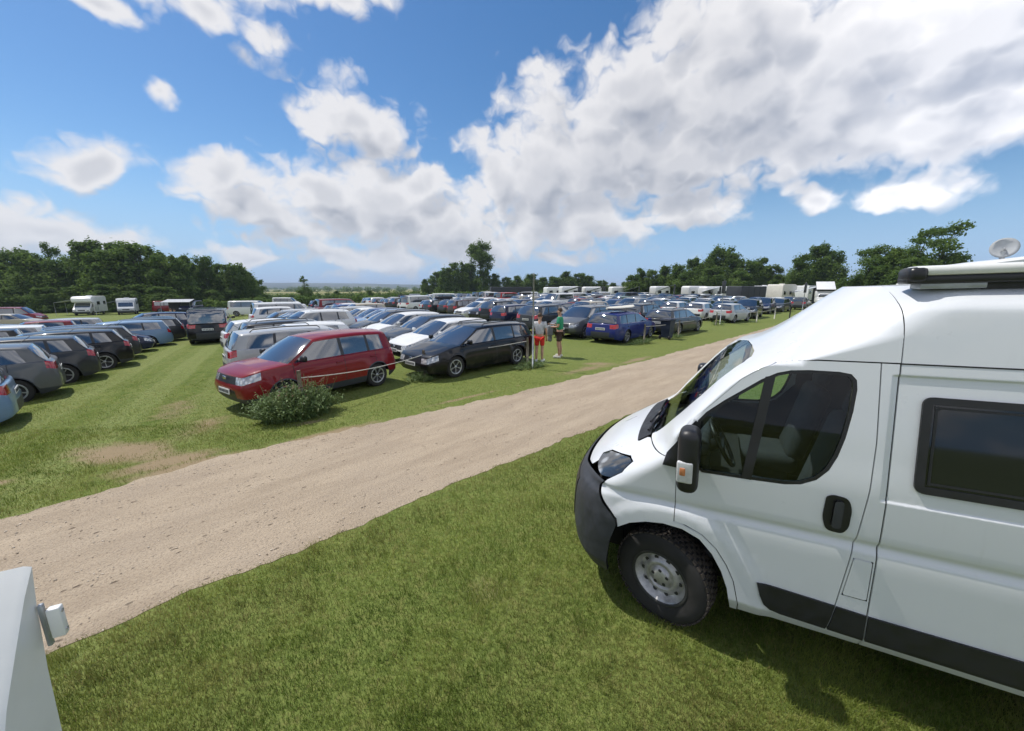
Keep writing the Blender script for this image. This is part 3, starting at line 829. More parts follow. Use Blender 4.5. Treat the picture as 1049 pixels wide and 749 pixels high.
panel('cowl', [(.60, 1.345), (.618, 1.408), (UM, 1.42), (UM, 1.345)], M['black'], van, both=True, off=.014, lip=.02)
panel('headlight', [(.266, 1.286), (.181, 1.210), (.192, 1.150), (.28, 1.122), (.36, 1.125), (.50, 1.138), (.622, 1.168), (.60, 1.21), (.45, 1.257), (.335, 1.289)], M['vanlight'], van, off=.004)
bump_o = ss([(.52, .31), (.518, .39), (.513, .50), (.494, .65), (.450, .790)]) + [(-.044, .838), (.082, .955), (.174, 1.06), (.192, 1.112), (.28, 1.112), (.38, 1.105), (.50, 1.085), (.63, 1.060), (UM, 1.05), (UM, .30), (.2, .29)]
panel('bumper', bump_o, M['plastic'], van, both=True, off=.022, lip=.03)
panel('grille', [(.45, .62), (.45, .98), (UM, 1.0), (UM, .6)], M['black'], van, both=True, off=.028, lip=.01)
panel('number_plate', [(.98, .50), (.98, .60), (UM, .60), (UM, .50)], M['plate'], van, both=True, off=.04, lip=.01)
# B-post with the fuel flap
bpost = [(-.991, 2.148), (-1.066, 2.148), (-1.066, .345), (-.408, .335), (-.408, .399), (-.80, .402), (-.866, .409), (-.893, .44), (-.904, .50), (-.922, .64), (-.964, 1.05), (-.978, 1.20), (-.996, 1.415), (-1.004, 1.69)]
flap = [(-.966, .968), (-1.058, .968), (-1.058, .70), (-.937, .70)]
panel('side_post', ss(bpost), M['van_white'], van, holes=[ss(flap)])
flap2 = [(-.970, .9635), (-1.054, .9635), (-1.054, .705), (-.942, .705)]
panel('fuel_flap', ss(rounded(flap2, .012)), M['van_white'], van, sides='L', off=.001)
flapR = panel('filler_panel', ss(flap2), M['van_white'], van, sides='R')
REAR = -4.93
arch_r = [(WXR+.50, .325), (WXR+.49, .5), (WXR+.44, .68), (WXR+.33, .82), (WXR+.18, .90), (WXR, .92), (WXR-.18, .90), (WXR-.33, .82), (WXR-.44, .68), (WXR-.49, .5), (WXR-.50, .325)]
fr_o = rounded([(-1.185, 1.968), (-1.185, 1.458), (-2.15, 1.458), (-2.15, 1.968)], .035)
side = [(-1.074, VT), (REAR, VT), (REAR, .345)] + [(a, b_) for a, b_ in arch_r[::-1]] + [(-1.074, .345)]
panel('side_panel', ss(side), M['van_white'], van, holes=[ss(fr_o)], cut=.05)
# dark liner that shows in the shut lines
liner_hole = [(-.80, 2.10), (-.90, 2.06), (-.90, 1.6), (-.76, 1.41), (-.60, 1.345), (-.08, 1.325), (-.05, 1.5), (-.06, 1.74), (-.42, 2.03), (-.52, 2.09)]
liner = [(REAR+.02, VT-.03), (REAR+.02, .36)] + arch_r[::-1] + [(-.41, .36)] + arch_f[1:11] + [(.47, .93), (.45, 1.2), (.25, 1.30), (.03, 1.40), (-.02, 1.52), (-.20, 1.80), (-.44, 2.06), (-.60, 2.16), (-.75, 2.3), (-1.1, 2.5), (-1.1, VT-.03)]
panel('inner_liner', ss(liner), M['gap'], van, holes=[ss(liner_hole)], off=-.022, lip=0, cut=.1)
# windows
def inset(poly, d):
    c_ = Vector((sum(p[0] for p in poly)/len(poly), sum(p[1] for p in poly)/len(poly)))
    out = []
    n = len(poly)
    area = sum(poly[i][0]*poly[(i+1) % n][1]-poly[(i+1) % n][0]*poly[i][1] for i in range(n))
    sg = 1 if area > 0 else -1
    for i in range(n):
        p0, p, p1 = Vector(poly[i-1]), Vector(poly[i]), Vector(poly[(i+1) % n])
        t_ = ((p-p0).normalized()+(p1-p).normalized()).normalized()
        nn = Vector((-t_.y, t_.x))*sg
        q = p+nn*d; out.append((q.x, q.y))
    return out
win_in = inset(win, .020)
panel('window_seal', ss(inset(win, .002)), M['black'], van, holes=[ss(win_in)], off=-.002, lip=.02)
panel('side_window', ss(inset(win, .014)), M['cabglass'], van, off=-.012, lip=0)
panel('window_divider', ss([(-.44, 2.03), (-.495, 2.045), (-.408, 1.352), (-.353, 1.352)]), M['black'], van, off=.001, lip=.012)
panel('mirror_base', ss([(.135, 1.355), (.110, 1.44), (.055, 1.53), (.014, 1.605), (-.060, 1.70), (-.085, 1.68), (-.085, 1.345)]), M['black'], van, off=.012, lip=.02)
# living-area window: frame and tinted pane
wf = panel('window_frame', ss(inset(fr_o, -.012)), M['black'], van, holes=[ss(inset(fr_o, .028))], off=.016, lip=.03)
panel('living_window', ss(inset(fr_o, .01)), M['acrylic'], van, off=.006, lip=0)
panel('window_rail', ss(inset(fr_o, .040)), M['black'], van, holes=[ss(inset(fr_o, .052))], off=.009, lip=.004)
# lower protective trim, in three lengths with the door gap between
panel('side_trim', ss([(-.500, .632), (-.522, .545), (-.548, .485), (-.585, .452), (-.64, .440), (-.882, .434), (-.897, .50), (-.913, .614)]), M['trimblack'], van, off=.014, lip=.016)
panel('side_trim', ss([(-.921, .612), (-.905, .50), (-.892, .434), (-1.065, .430), (-1.065, .605)]), M['trimblack'], van, off=.014, lip=.016)
panel('side_trim', ss([(-1.075, .604), (-1.075, .430), (WXR+.53, .410), (WXR+.50, .560), (WXR+.46, .585)]), M['trimblack'], van, off=.014, lip=.016)
# recessed door handle
hnd = rounded([(-.800, 1.335), (-.792, 1.20), (-.815, 1.118), (-.895, 1.112), (-.922, 1.16), (-.926, 1.28), (-.905, 1.345), (-.83, 1.352)], .03)
hh = panel('door_handle', ss(hnd), M['black'], van, off=.008, lip=.02)
panel('handle_grip', ss(rounded([(-.84, 1.325), (-.835, 1.15), (-.88, 1.148), (-.885, 1.325)], .02)), M['plastic'], van, off=.026, lip=.022)
# black drip line and roof seam
panel('drip_rail', ss([(-1.066, 2.1555), (-1.066, 2.1475), (-4.9, 2.1475), (-4.9, 2.1555)]), M['gap'], van, off=.002, lip=.004)
# roof skin, rear wall, underside
mb = MB()
xs_ = list(np.linspace(v_nose(VT)-.0, -1.9, 8))+list(np.linspace(-2.2, REAR, 12))
NY = 12
vs_ = []
for i, xx in enumerate(xs_):
    yl = -v_in(VT)
    if xx > v_xc(VT):   # inside the nose corner: find the edge of the outline
        a = (xx-v_xc(VT))/v_r(VT); b_ = np.interp(min(a, .9999), _cx, _cy); yl = -v_in(VT)-(HW-v_in(VT))*b_
    for j in range(NY+1):
        f = j/NY; yy = yl+(-2*HW-2*yl)*f
        vs_.append((xx, yy, VT+.010*math.sin(math.pi*f)*min(1, (xs_[0]-xx)/.5)))
mb.add(vs_, [(i*(NY+1)+j, (i+1)*(NY+1)+j, (i+1)*(NY+1)+j+1, i*(NY+1)+j+1) for i in range(len(xs_)-1) for j in range(NY)], 0, True)
mb.build('roof', M['van_white'], van)
mb = MB()
rp = [(-v_in(z), z) for z in np.linspace(.345, VT, 24)]
ring = [(REAR, y, z) for y, z in rp]+[(REAR, -2*HW-y, z) for y, z in rp[::-1]]
mb.add(ring, [tuple(range(len(ring)))[::-1]])
mb.build('rear_panel', M['van_white'], van)
for s_ in (0, 1):
    mb = MB(); mb.bbox((REAR-.022, -.52-1.0*s_, 1.38), (.04, .94, 1.9), .02); d_ = mb.build('rear_door', M['van_white'], van)
    mb = MB(); mb.bbox((REAR-.046, -.52-1.0*s_, 1.75), (.012, .70, .62), .005); mb.build('rear_window', M['acrylic'], d_)
    mb = MB(); mb.bbox((REAR-.045, -.10-1.85*s_, 1.05), (.03, .12, .40), .01); mb.build('tail_light', M['tail'], van)
mb = MB(); mb.bbox((REAR-.05, -HW, .45), (.12, 1.9, .22), .03); mb.build('rear_bumper', M['plastic'], van)
mb = MB(); mb.box((-2.1, -HW, .44), (5.2, 1.30, .26)); mb.box((-2.45, -HW, .42), (2.1, 1.78, .14)); mb.box((-.9, -HW, .40), (.5, 1.86, .08))
mb.box((.08, -HW, .75), (.98, 1.18, .7)); mb.box((.08, -HW, .98), (1.0, 1.76, .06)); mb.box((WXR, -HW, .96), (1.1, 1.8, .06)); mb.box((.64, -HW, .62), (.35, 1.4, .5))
mb.build('underbody', M['under'], van)
# cab furniture
mb = MB(); mb.bbox((.10, -HW, 1.17), (.40, 1.66, .30), .08); mb.bbox((-.02, -HW, 1.06), (.30, 1.66, .5), .06); mb.bbox((-.06, -.52, 1.38), (.20, .42, .12), .05); mb.build('dashboard', M['plastic'], van)
for yy in (-.52, -1.53):
    mb = MB(); mb.bbox((-.62, yy, .98), (.52, .52, .18), .06); mb.bbox((-.62, yy, .72), (.4, .4, .4), .03)
    Mx = Matrix.Rotation(R(-14), 3, 'Y')
    mb.bbox((-.92, yy, 1.36), (.15, .50, .70), .06, rot=Mx); mb.bbox((-1.02, yy, 1.80), (.10, .27, .20), .05, rot=Mx)
    mb.build('seat', M['fabric_dark'], van)
mb = MB()
cen = Vector((-.24, -.52, 1.40)); ax = Matrix.Rotation(R(-62), 3, 'Y')
pts = [cen+ax @ Vector((0.19*math.cos(a), .19*math.sin(a), 0)) for a in np.linspace(0, 2*math.pi, 33)]
mb.tube(pts, .016, 8); mb.tube([cen+ax @ Vector((0, -.18, 0)), cen, cen+ax @ Vector((0, .18, 0))], .02, 6); mb.tube([cen, cen+Vector((.2, 0, -.12))], .045, 10)
mb.build('steering_wheel', M['black'], van)
mb = MB(); mb.box((-.55, -HW, .62), (1.4, 1.7, .05)); mb.box((-1.62, -HW, 1.45), (.04, 1.68, 1.7)); mb.box((-1.35, -HW, 2.30), (.6, 1.62, .03)); mb.build('cab_lining', M['fabric_dark'], van)
# wheels
def steel_wheel(parent, x, y, steer, sgn):
    w = MB(); rr, wd = .372, .225
    w.lathe([(.205, .09), (.225, .105), (.28, .112), (.325, .108), (.350, .095), (.360, .080), (.360, -.080), (.350, -.095), (.325, -.108), (.205, -.1)], 56)
    o = w.build('wheel', M['rubber'], parent)
    o.location = (x, y, rr+.0); o.rotation_euler = (0, 0, steer)
    tb = MB()
    for k in range(46):
        th = 2*math.pi*k/46
        for q, (yy, tw, ln) in enumerate([(-.082, .034, .040), (-.040, .038, .036), (0.0, .034, .034), (.040, .038, .036), (.082, .034, .040)]):
            a = th+(0.5 if q % 2 else 0)*2*math.pi/46
            Mx = Matrix.Rotation(-a, 3, 'Y')
            c_ = Mx @ Vector((.3655-.006*(abs(yy) > .06), 0, 0)); c_.y = yy
            tb.box(c_, (.011, tw, ln*.84), rot=Mx)
    tb.build('tread', M['tread'], o)
    rm = MB()
    rm.lathe([(.205, .10), (.212, .106), (.200, .096), (.185, .075), (.172, .045), (.160, .035), (.145, .055), (.118, .072), (.100, .078), (.098, .062), (.075, .060), (.072, .084), (.04, .088), (.0, .088)], 40)
    ri = rm.build('rim', M['steel'], o)
    h = MB()
    for k in range(10):
        a = 2*math.pi*k/10; h.disc((.148*math.cos(a), .0585, .148*math.sin(a)), .017, 12)
    for k in range(5):
        a = 2*math.pi*k/5+.3; h.disc((.058*math.cos(a), .0895, .058*math.sin(a)), .014, 10)
    h.lathe([(.222, .1065), (.205, .112), (.200, .100)], 40)
    h.build('rim_holes', M['darksteel'], ri)
    if sgn < 0: o.scale = (1, -1, 1)
    return o
for xx, st_ in ((WXC+.01, R(-17)), (WXR, 0)):
    steel_wheel(van, xx, -.155, st_, 1); steel_wheel(van, xx, -2*HW+.155, st_, -1)
# door mirrors
def mirror(sg):
    Y = (lambda y: y if sg > 0 else -2*HW-y)
    mb = MB()
    mb.bbox((-.040, Y(.175), 1.505), (.130, .20, .43), .055, seg=4); mb.bbox((.0, Y(.05), 1.42), (.06, .14, .10), .02); mb.bbox((.0, Y(.06), 1.60), (.05, .14, .07), .02)
    o = mb.build('door_mirror', M['black'], van)
    mb = MB(); mb.bbox((-.024, Y(.262), 1.445), (.095, .035, .145), .012, seg=3); q = mb.build('indicator', M['clearlens'], o)
    mb = MB(); mb.bbox((-.012, Y(.272), 1.452), (.040, .022, .060), .010, seg=3); mb.build('indicator_lens', M['amber'], q)
    mb = MB(); mb.bbox((-.083, Y(.175), 1.53), (.006, .16, .30), .003); mb.build('mirror_glass', M['chrome'], o)
mirror(1); mirror(-1)
# wipers
mb = MB()
for a, b_ in ((.72, 1.0), (.95, 1.18)):
    mb.tube([S(a, 1.405, .035), S(a+.1, 1.425, .04), S(b_, 1.45, .03)], .010, 6)
mb.build('wiper', M['black'], van)
# roof awning along the left roof edge
mb = MB(); mb.bbox((-2.78, -.325, 2.660), (3.36, .17, .056), .022, mat=0); 
aw = mb.build('awning', M['white'], van)
mb = MB(); mb.bbox((-2.78, -.325, 2.612), (3.40, .16, .046), .012)
mb.bbox((-1.12, -.32, 2.640), (.085, .18, .085), .025)
for xx in (-1.95, -2.9, -4.1): mb.box((xx, -.36, 2.580), (.32, .12, .05), taper=.7)
mb.box((-1.50, -.36, 2.580), (.20, .12, .05))
mb.build('awning_case', M['black'], aw)
mb = MB(); mb.bbox((-1.27, -.33, 2.580), (.26, .14, .040), .006); mb.build('awning_bracket', M['galv'], aw)
# roof light and rusty stain are part of the paint
VH, VP = R(61.7), R(1.7)
fw = Vector((-math.sin(VH)*math.cos(VP), math.cos(VH)*math.cos(VP), -math.sin(VP))); vu = Vector((-math.sin(VH)*math.sin(VP), math.cos(VH)*math.sin(VP), math.cos(VP))); vl = vu.cross(fw)
O_ = Vector((1.27347485, 2.50624031, 0))+vl*.06
van.matrix_world = Matrix(((fw.x, vl.x, vu.x, O_.x), (fw.y, vl.y, vu.y, O_.y), (fw.z, vl.z, vu.z, O_.z), (0, 0, 0, 1)))
bpy.context.view_layer.update()

# ================================================================== cars
def lerp(a, b, t_): return a+(b-a)*t_
SPEC = {
 # L length W width H height wb wheelbase fo front overhang r wheel radius clr sill; zn nose, zc cowl, zb belt at rear; sc cowl; sw screen top; sr roof end; sb rear-glass base
 'hatchback': dict(L=4.05, W=1.74, H=1.46, wb=2.53, fo=.82, r=.315, clr=.22, zn=.70, zc=.93, zb=.98, sc=.98, sw=1.78, sr=3.62, sb=3.93, B=2.35, Cc=3.18, rails=False, clad=False),
 'small car': dict(L=3.65, W=1.64, H=1.48, wb=2.40, fo=.72, r=.295, clr=.22, zn=.72, zc=.94, zb=.98, sc=.85, sw=1.55, sr=3.30, sb=3.55, B=2.08, Cc=2.85, rails=False, clad=False),
 'estate car': dict(L=4.60, W=1.80, H=1.47, wb=2.68, fo=.90, r=.325, clr=.21, zn=.70, zc=.93, zb=.97, sc=1.08, sw=1.95, sr=4.28, sb=4.52, B=2.55, Cc=3.45, rails=True, clad=False, D=True),
 'saloon': dict(L=4.60, W=1.80, H=1.44, wb=2.70, fo=.88, r=.325, clr=.21, zn=.68, zc=.92, zb=.98, sc=1.10, sw=2.00, sr=3.35, sb=3.98, B=2.55, Cc=3.32, rails=False, clad=False, deck=.98),
 'suv': dict(L=4.48, W=1.86, H=1.66, wb=2.66, fo=.90, r=.360, clr=.28, zn=.82, zc=1.05, zb=1.12, sc=1.05, sw=1.82, sr=4.05, sb=4.33, B=2.52, Cc=3.38, rails=True, clad=True, D=True),
 'crossover': dict(L=4.25, W=1.80, H=1.53, wb=2.62, fo=.84, r=.335, clr=.24, zn=.78, zc=1.00, zb=1.06, sc=1.00, sw=1.78, sr=3.82, sb=4.10, B=2.42, Cc=3.25, rails=False, clad=True, D=True),
 'mpv': dict(L=3.80, W=1.68, H=1.53, wb=2.37, fo=.74, r=.315, clr=.24, zn=.86, zc=.98, zb=1.00, sc=.86, sw=1.56, sr=3.57, sb=3.74, B=2.17, Cc=2.90, rails=False, clad=True, D=True),
 'van': dict(L=4.90, W=1.92, H=1.95, wb=3.00, fo=.90, r=.335, clr=.24, zn=.88, zc=1.15, zb=1.16, sc=.72, sw=1.42, sr=4.72, sb=4.86, B=1.95, Cc=3.25, rails=False, clad=False, D=True),
}
def car_parts(sp, detail=2):
    """-> dict part name -> list of (verts, faces, normals, material key) ; car points +X, wheels on z=0"""
    L, W, H = sp['L'], sp['W'], sp['H']; r = sp['r']; clr = sp['clr']
    sF, sR = sp['fo'], sp['fo']+sp['wb']
    sc, sw, sr, sb, B, Cc = sp['sc'], sp['sw'], sp['sr'], sp['sb'], sp['B'], sp['Cc']
    deck = sp.get('deck', sp['zb'])
    def zs(s):
        P_ = [(0, sp['zn']-.015), (.06, sp['zn']+.02), (.30, sp['zn']+.075), (sc*.72, lerp(sp['zn']+.03, sp['zc'], .80)), (sc, sp['zc']), (sb, sp['zb']), (L-.10, deck-.01), (L, deck-.05)]
        return float(np.interp(s, [p[0] for p in P_], [p[1] for p in P_]))
    def wd(s):
        a = min(s/.62, 1); b_ = min((L-s)/.55, 1)
        return W/2-.20*(1-math.sqrt(max(0, 1-(1-a)**2.4)))-.15*(1-math.sqrt(max(0, 1-(1-b_)**2.4)))
    ra = r*1.14
    def zbot(s):
        z = clr-.03+.04*max(0, 1-s/.5)**2+.08*max(0, 1-(L-s)/.5)**2
        for c in (sF, sR):
            if abs(s-c) < ra: z = max(z, r+math.sqrt(max(0, ra*ra-(s-c)**2))*.98)
        return z
    st = set([0, .03, .09, .18, .30, .44, sc*.72, sc, L, L-.03, L-.08, L-.17, L-.30, L-.45])
    for c in (sF, sR):
        for a in np.linspace(0, math.pi, 13 if detail > 1 else 9): st.add(round(c+ra*math.cos(a), 4))
        st.add(c+ra+.04); st.add(c-ra-.04)
    d1 = sc+.10                                   # leading edge of the front door
    seams = [d1, B+.02, Cc+.30 if Cc+.30 < sR-.05 else sR-.02]
    if detail > 1:
        for s in seams: st.add(s); st.add(s+.014)
    for s in np.arange(.6, L-.4, .22): st.add(round(float(s), 3))
    st = sorted(st)
    keep = [st[0]]
    sset = set(seams)|set(s+.014 for s in seams)
    for s in st[1:]:
        if s-keep[-1] > (.011 if s in sset or keep[-1] in sset else .024): keep.append(s)
    st = keep; n = len(st)
    sbk = [(.11, .07), (.03, .0), (.0, .0), (.03, .045), (.075, .065), (.105, .085), (.105, .07), (.105, .07), (.105, .07)]
    def flare(s, z):
        f = 0
        for c in (sF, sR):
            d = math.hypot(s-c, z-r); f += .022*math.exp(-((d-ra)/.07)**2)
        return f
    def P(s, j, frac=None):
        w = wd(s); zb_, z2 = zbot(s), zs(s)
        zr = [zb_, max(zb_+.03, clr+.13), max(zb_+.06, lerp(clr, z2, .50)), max(zb_+.09, z2-.19), z2-.035, z2, z2+.022, z2+.034, z2+.038]
        yo = [w-.055 if zb_ < clr+.12 else w+.006, w-.008, w, w-.018, w-.045, w-.085, (w-.085)*.66, (w-.085)*.33, 0]
        z, y = zr[j], yo[j]
        if j < 5: y += flare(s, z)
        if j >= 6:
            z -= (z-z2)*(1-min(1, s/.25))*1.0; z -= (z-z2)*(1-min(1, (L-s)/.2))
        y0 = y
        if frac is not None: y = y*frac
        x = L/2-s
        k = max(0, 1-s/.7)**2; kb = max(0, 1-(L-s)/.5)**2
        x -= sbk[j][0]*k; x += sbk[j][1]*kb
        fr_ = 1-(y/(W/2))**2
        x += .075*fr_*k-.06*fr_*kb
        return (x, y, z)
    V, Fs = [], []
    idx = {}
    def vid(key, p):
        if key not in idx: idx[key] = len(V); V.append(p)
        return idx[key]
    def vert(i, j, sg):
        if j == 8: sg = 0
        p = P(st[i], j); return vid((i, j, sg), (p[0], p[1]*(sg if sg else 1), p[2]))
    def cap(end, j, c, sg):
        fr_ = [1, .66, .33, 0][c]
        i = 0 if end == 0 else n-1
        if c == 0: return vert(i, j, sg)
        if j == 5: return vert(i, 5+c, sg)
        p = P(st[i], j, fr_); return vid(('c', end, j, c, sg if c < 3 else 0), (p[0], p[1]*sg, p[2]))
    def face(tag_, a, sg): Fs.append((tag_, a if sg > 0 else a[::-1]))
    for sg in (1, -1):
        for i in range(n-1):
            s0, s1 = st[i], st[i+1]; mid = (s0+s1)/2
            for j in range(8):
                tg = 'body'
                seam = any(abs(s0-q) < 1e-6 and s1-s0 < .02 for q in seams) and detail > 1
                if j <= 4:
                    if seam and 1 <= j <= 4 and not (j < 2 and abs(mid-sR) < ra): tg = 'gap'
                    elif 1 <= j <= 4 and detail > 1:
                        if seams[0] < mid < seams[1]: tg = 'front_door%+d' % sg
                        elif seams[1] < mid < seams[2]: tg = 'rear_door%+d' % sg
                    if j == 3 and s1 <= .31 and s0 >= 0: tg = 'headlight%+d' % sg
                    if j in (3, 4) and s0 >= L-.19: tg = 'tail_light%+d' % sg
                    if j == 0 and (sp['clad']): tg = 'trim'
                elif s1 <= sc*.99: tg = 'bonnet' if s0 >= .02 else 'body'
                face(tg, [vert(i, j, sg), vert(i, j+1, sg), vert(i+1, j+1, sg), vert(i+1, j, sg)], sg)
        for end in (0, 1):
            for j in range(5):
                for c in range(3):
                    tg = 'body'
                    if end == 0:
                        if j == 3: tg = ('headlight%+d' % sg) if c == 0 else 'grille'
                        if j == 1 and c > 0: tg = 'lower_grille'
                        if j == 0: tg = 'trim'
                    else:
                        if j in (3, 4) and c == 0: tg = 'tail_light%+d' % sg
                        if j == 1 and c > 0: tg = 'trim'
                        if j == 0: tg = 'trim'
                    q = [cap(end, j, c, sg), cap(end, j, c+1, sg), cap(end, j+1, c+1, sg), cap(end, j+1, c, sg)]
                    face(tg, q, sg if end == 0 else -sg)
    # greenhouse
    yt = W/2-.215 if H < 1.8 else W/2-.12
    D = sp.get('D')
    keys = [(sc+.02, sw, 'pil'), (sc+.15, sw+.10, 'g1'), (B-.02, B-.05, 'bp'), (B+.07, B+.03, 'g2')]
    if D:
        keys += [(Cc, Cc-.03, 'bp'), (Cc+.08, Cc+.04, 'g3'), (sb-.34, sr-.22, 'pil')]
    else:
        keys += [(lerp(Cc, sb, .30), lerp(Cc, sr, .30), 'pil')]
    keys += [(sb-.02, sr, None)]
    stn = []                                      # (s_base, s_top, tag of the following bay)
    for a, b_ in zip(keys[:-1], keys[1:]):
        m_ = 3 if a[2].startswith('g') else (2 if a[2] == 'pil' else 1)
        for k in range(m_): stn.append((lerp(a[0], b_[0], k/m_), lerp(a[1], b_[1], k/m_), a[2]))
    stn.append((keys[-1][0], keys[-1][1], None))
    s0t, s1t = stn[0][1], stn[-1][1]
    def zroof(s):
        t_ = (s-s0t)/(s1t-s0t)
        return H-.02-.055*max(0, 1-t_/.35)**2-(.06 if H < 1.8 else .015)*max(0, (t_-.45)/.55)**2
    def GP(k, row, f=1):
        sb_, st_, _ = stn[k]
        wb_ = wd(sb_)-.092; zb_ = zs(sb_)-.004; zt = zroof(st_)
        tp = 1-.10*max(0, 1-(st_-s0t)/.5)-.07*max(0, 1-(s1t-st_)/.4)
        y_t = yt*tp
        bow = -.075*max(0, 1-(st_-s0t)/.45) + .06*max(0, 1-(s1t-st_)/.35)
        if row <= 2:
            h = [0, .87, 1.0][row]; z_e = zt-.045
            s = lerp(sb_, st_, h); y = lerp(wb_, y_t, h)+.022*math.sin(math.pi*min(h, .95)); z = lerp(zb_, z_e, h)
            if row == 2: y -= .012
        else:
            fr_ = {3: .84, 4: .45, 5: 0.0}[row]; y = y_t*fr_
            z = zt-.045+.045*(1-fr_**3.2)+.012*(1-fr_)
            s = st_+bow*(1-fr_**2)
        return (L/2-s, y, z)
    def gv(k, row, sg):
        if row == 5: sg = 0
        p = GP(k, row); return vid(('g', k, row, sg), (p[0], p[1]*(sg or 1), p[2]))
    kN = len(stn)-1
    for sg in (1, -1):
        for k in range(kN):
            ty = stn[k][2]
            for row in range(5):
                tg = 'body'
                if row == 0:
                    tg = {'g1': 'front_window%+d' % sg, 'g2': 'rear_door_window%+d' % sg, 'g3': 'quarter_window%+d' % sg, 'bp': 'trim', 'pil': 'body'}[ty]
                    if sp.get('panel') and ty in ('g2', 'g3'): tg = 'body'
                face(tg, [gv(k, row, sg), gv(k, row+1, sg), gv(k+1, row+1, sg), gv(k+1, row, sg)], sg)
        # windscreen and rear window (rows of three)
        for end in (0, 1):
            k = 0 if end == 0 else kN
            top = [2, 3, 4, 5]
            def wv(h, c):
                if h == 3: return gv(k, top[c], sg)
                if c == 0 and h == 0: return gv(k, 0, sg)
                T = GP(k, top[c]); b0 = GP(k, 0); fr_ = [1, .84, .45, 0][c]
                bx = b0[0]+(.13 if end == 0 else -.05)*(1-fr_**2)
                p0 = (bx, b0[1]*fr_, b0[2]+.02*(1-fr_)); t_ = h/3
                bl_ = (.03 if end == 0 else -.025)*math.sin(math.pi*t_)
                p = (lerp(p0[0], T[0], t_)+bl_, lerp(p0[1], T[1], t_), lerp(p0[2], T[2], t_)+abs(bl_)*.5)
                if c == 0: 
                    g = lerp(b0[0], GP(k, 2)[0], t_); p = (g, lerp(b0[1], GP(k, 2)[1], t_)+.022*math.sin(math.pi*min(t_*1.0, .95)), lerp(b0[2], GP(k, 2)[2], t_))
                return vid(('w', end, h, c, sg if c < 3 else 0), (p[0], p[1]*sg, p[2]))
            for h in range(3):
                for c in range(3):
                    tg = 'windscreen' if end == 0 else 'rear_window'
                    if end == 1 and sp.get('panel'): tg = 'body'
                    face(tg, [wv(h, c), wv(h, c+1), wv(h+1, c+1), wv(h+1, c)], sg if end == 0 else -sg)
    # smooth vertex normals over the whole shell
    Va = np.array(V); N = np.zeros_like(Va)
    for tg, f in Fs:
        p = Va[list(f)]; nn = np.cross(p[2]-p[0], p[3]-p[1])
        for q in f: N[q] += nn
    ln = np.linalg.norm(N, axis=1); ln[ln < 1e-9] = 1; N /= ln[:, None]
    groups = {}
    for tg, f in Fs: groups.setdefault(tg, []).append(f)
    out = {}
    matk = lambda t_: ('paint' if t_.startswith(('body', 'bonnet', 'front_door', 'rear_door+', 'rear_door-')) else 'gap' if t_ == 'gap' else 'plastic' if t_ == 'trim' else 'black' if 'grille' in t_
                       else 'headlight' if t_.startswith('head') else 'tail' if t_.startswith('tail') else 'glass')
    for tg, fl in groups.items():
        used = sorted(set(q for f in fl for q in f)); mp = {q: i for i, q in enumerate(used)}
        off = .004 if tg.startswith(('head', 'tail', 'grille')) else 0
        out[tg] = ([tuple(Va[q]+N[q]*off) for q in used], [tuple(mp[q] for q in f) for f in fl], [tuple(N[q]) for q in used], matk(tg))
    out['_zs'] = zs; out['_wd'] = wd; out['_roof'] = (GP, kN)
    return out

def shell_mesh(name, parts, keep_sep=False):
    """several (verts, faces, normals, matkey) -> one mesh with custom normals"""
    vs, fs, ns, ms, keys = [], [], [], [], []
    for (v, f, nrm, mk) in parts:
        b_ = len(vs); vs += v; ns += nrm
        if mk not in keys: keys.append(mk)
        fs += [tuple(q+b_ for q in ff) for ff in f]; ms += [keys.index(mk)]*len(f)
    me = bpy.data.meshes.new(name); me.from_pydata(vs, [], fs)
    for k in keys: me.materials.append(M[k])
    me.polygons.foreach_set('material_index', ms); me.polygons.foreach_set('use_smooth', [True]*len(fs)); me.update()
    me.normals_split_custom_set_from_vertices(ns)
    return me

def wheel_meshes(r, style, seg=28):
    w = .20
    t_ = MB(); ri = r*.66
    t_.lathe([(ri, w*.45), (ri+.02, w*.5), (r-.03, w*.5), (r-.008, w*.42), (r, w*.3), (r, -w*.3), (r-.03, -w*.5), (ri, -w*.45)], seg)
    tm = t_.mesh('wheel', M['rubber'])
    d = MB()
    d.lathe([(ri+.004, w*.47), (ri-.012, w*.49), (ri-.022, w*.40), (ri-.03, w*.22), (.0, w*.20)], seg, mat=1)
    d.lathe([(ri+.004, w*.47), (ri-.010, w*.50), (ri-.028, w*.44)], seg, mat=0)
    ns = {'five': 5, 'seven': 7, 'ten': 10}[style]
    for k in range(ns):
        a = 2*math.pi*k/ns; hw_ = (.30 if ns == 5 else .22 if ns == 7 else .13)
        vs = []
        for rr, ww, yy in ((.03, hw_*1.6 if ns > 5 else 1.0, w*.40), (ri*.55, hw_*.9, w*.44), (ri-.018, hw_*.9, w*.47)):
            for sg in (-1, 1):
                th = a+sg*ww*.5*(.6 if rr > .05 else .5); vs.append((rr*math.cos(th), yy, rr*math.sin(th)))
        d.add(vs, [(0, 1, 3, 2), (2, 3, 5, 4)], 0)
        for e in ((0, 2, 4), (1, 3, 5)):       # spoke flanks
            q = [vs[i] for i in e]; b_ = [(p[0], w*.22, p[2]) for p in q]
            d.add(q+b_, [(0, 1, 4, 3), (1, 2, 5, 4)], 0)
    d.lathe([(.045, w*.40), (.035, w*.44), (0, w*.445)], 12, mat=0)
    rm = d.mesh('rim', [M['alloy'], M['darksteel']])
    return tm, rm

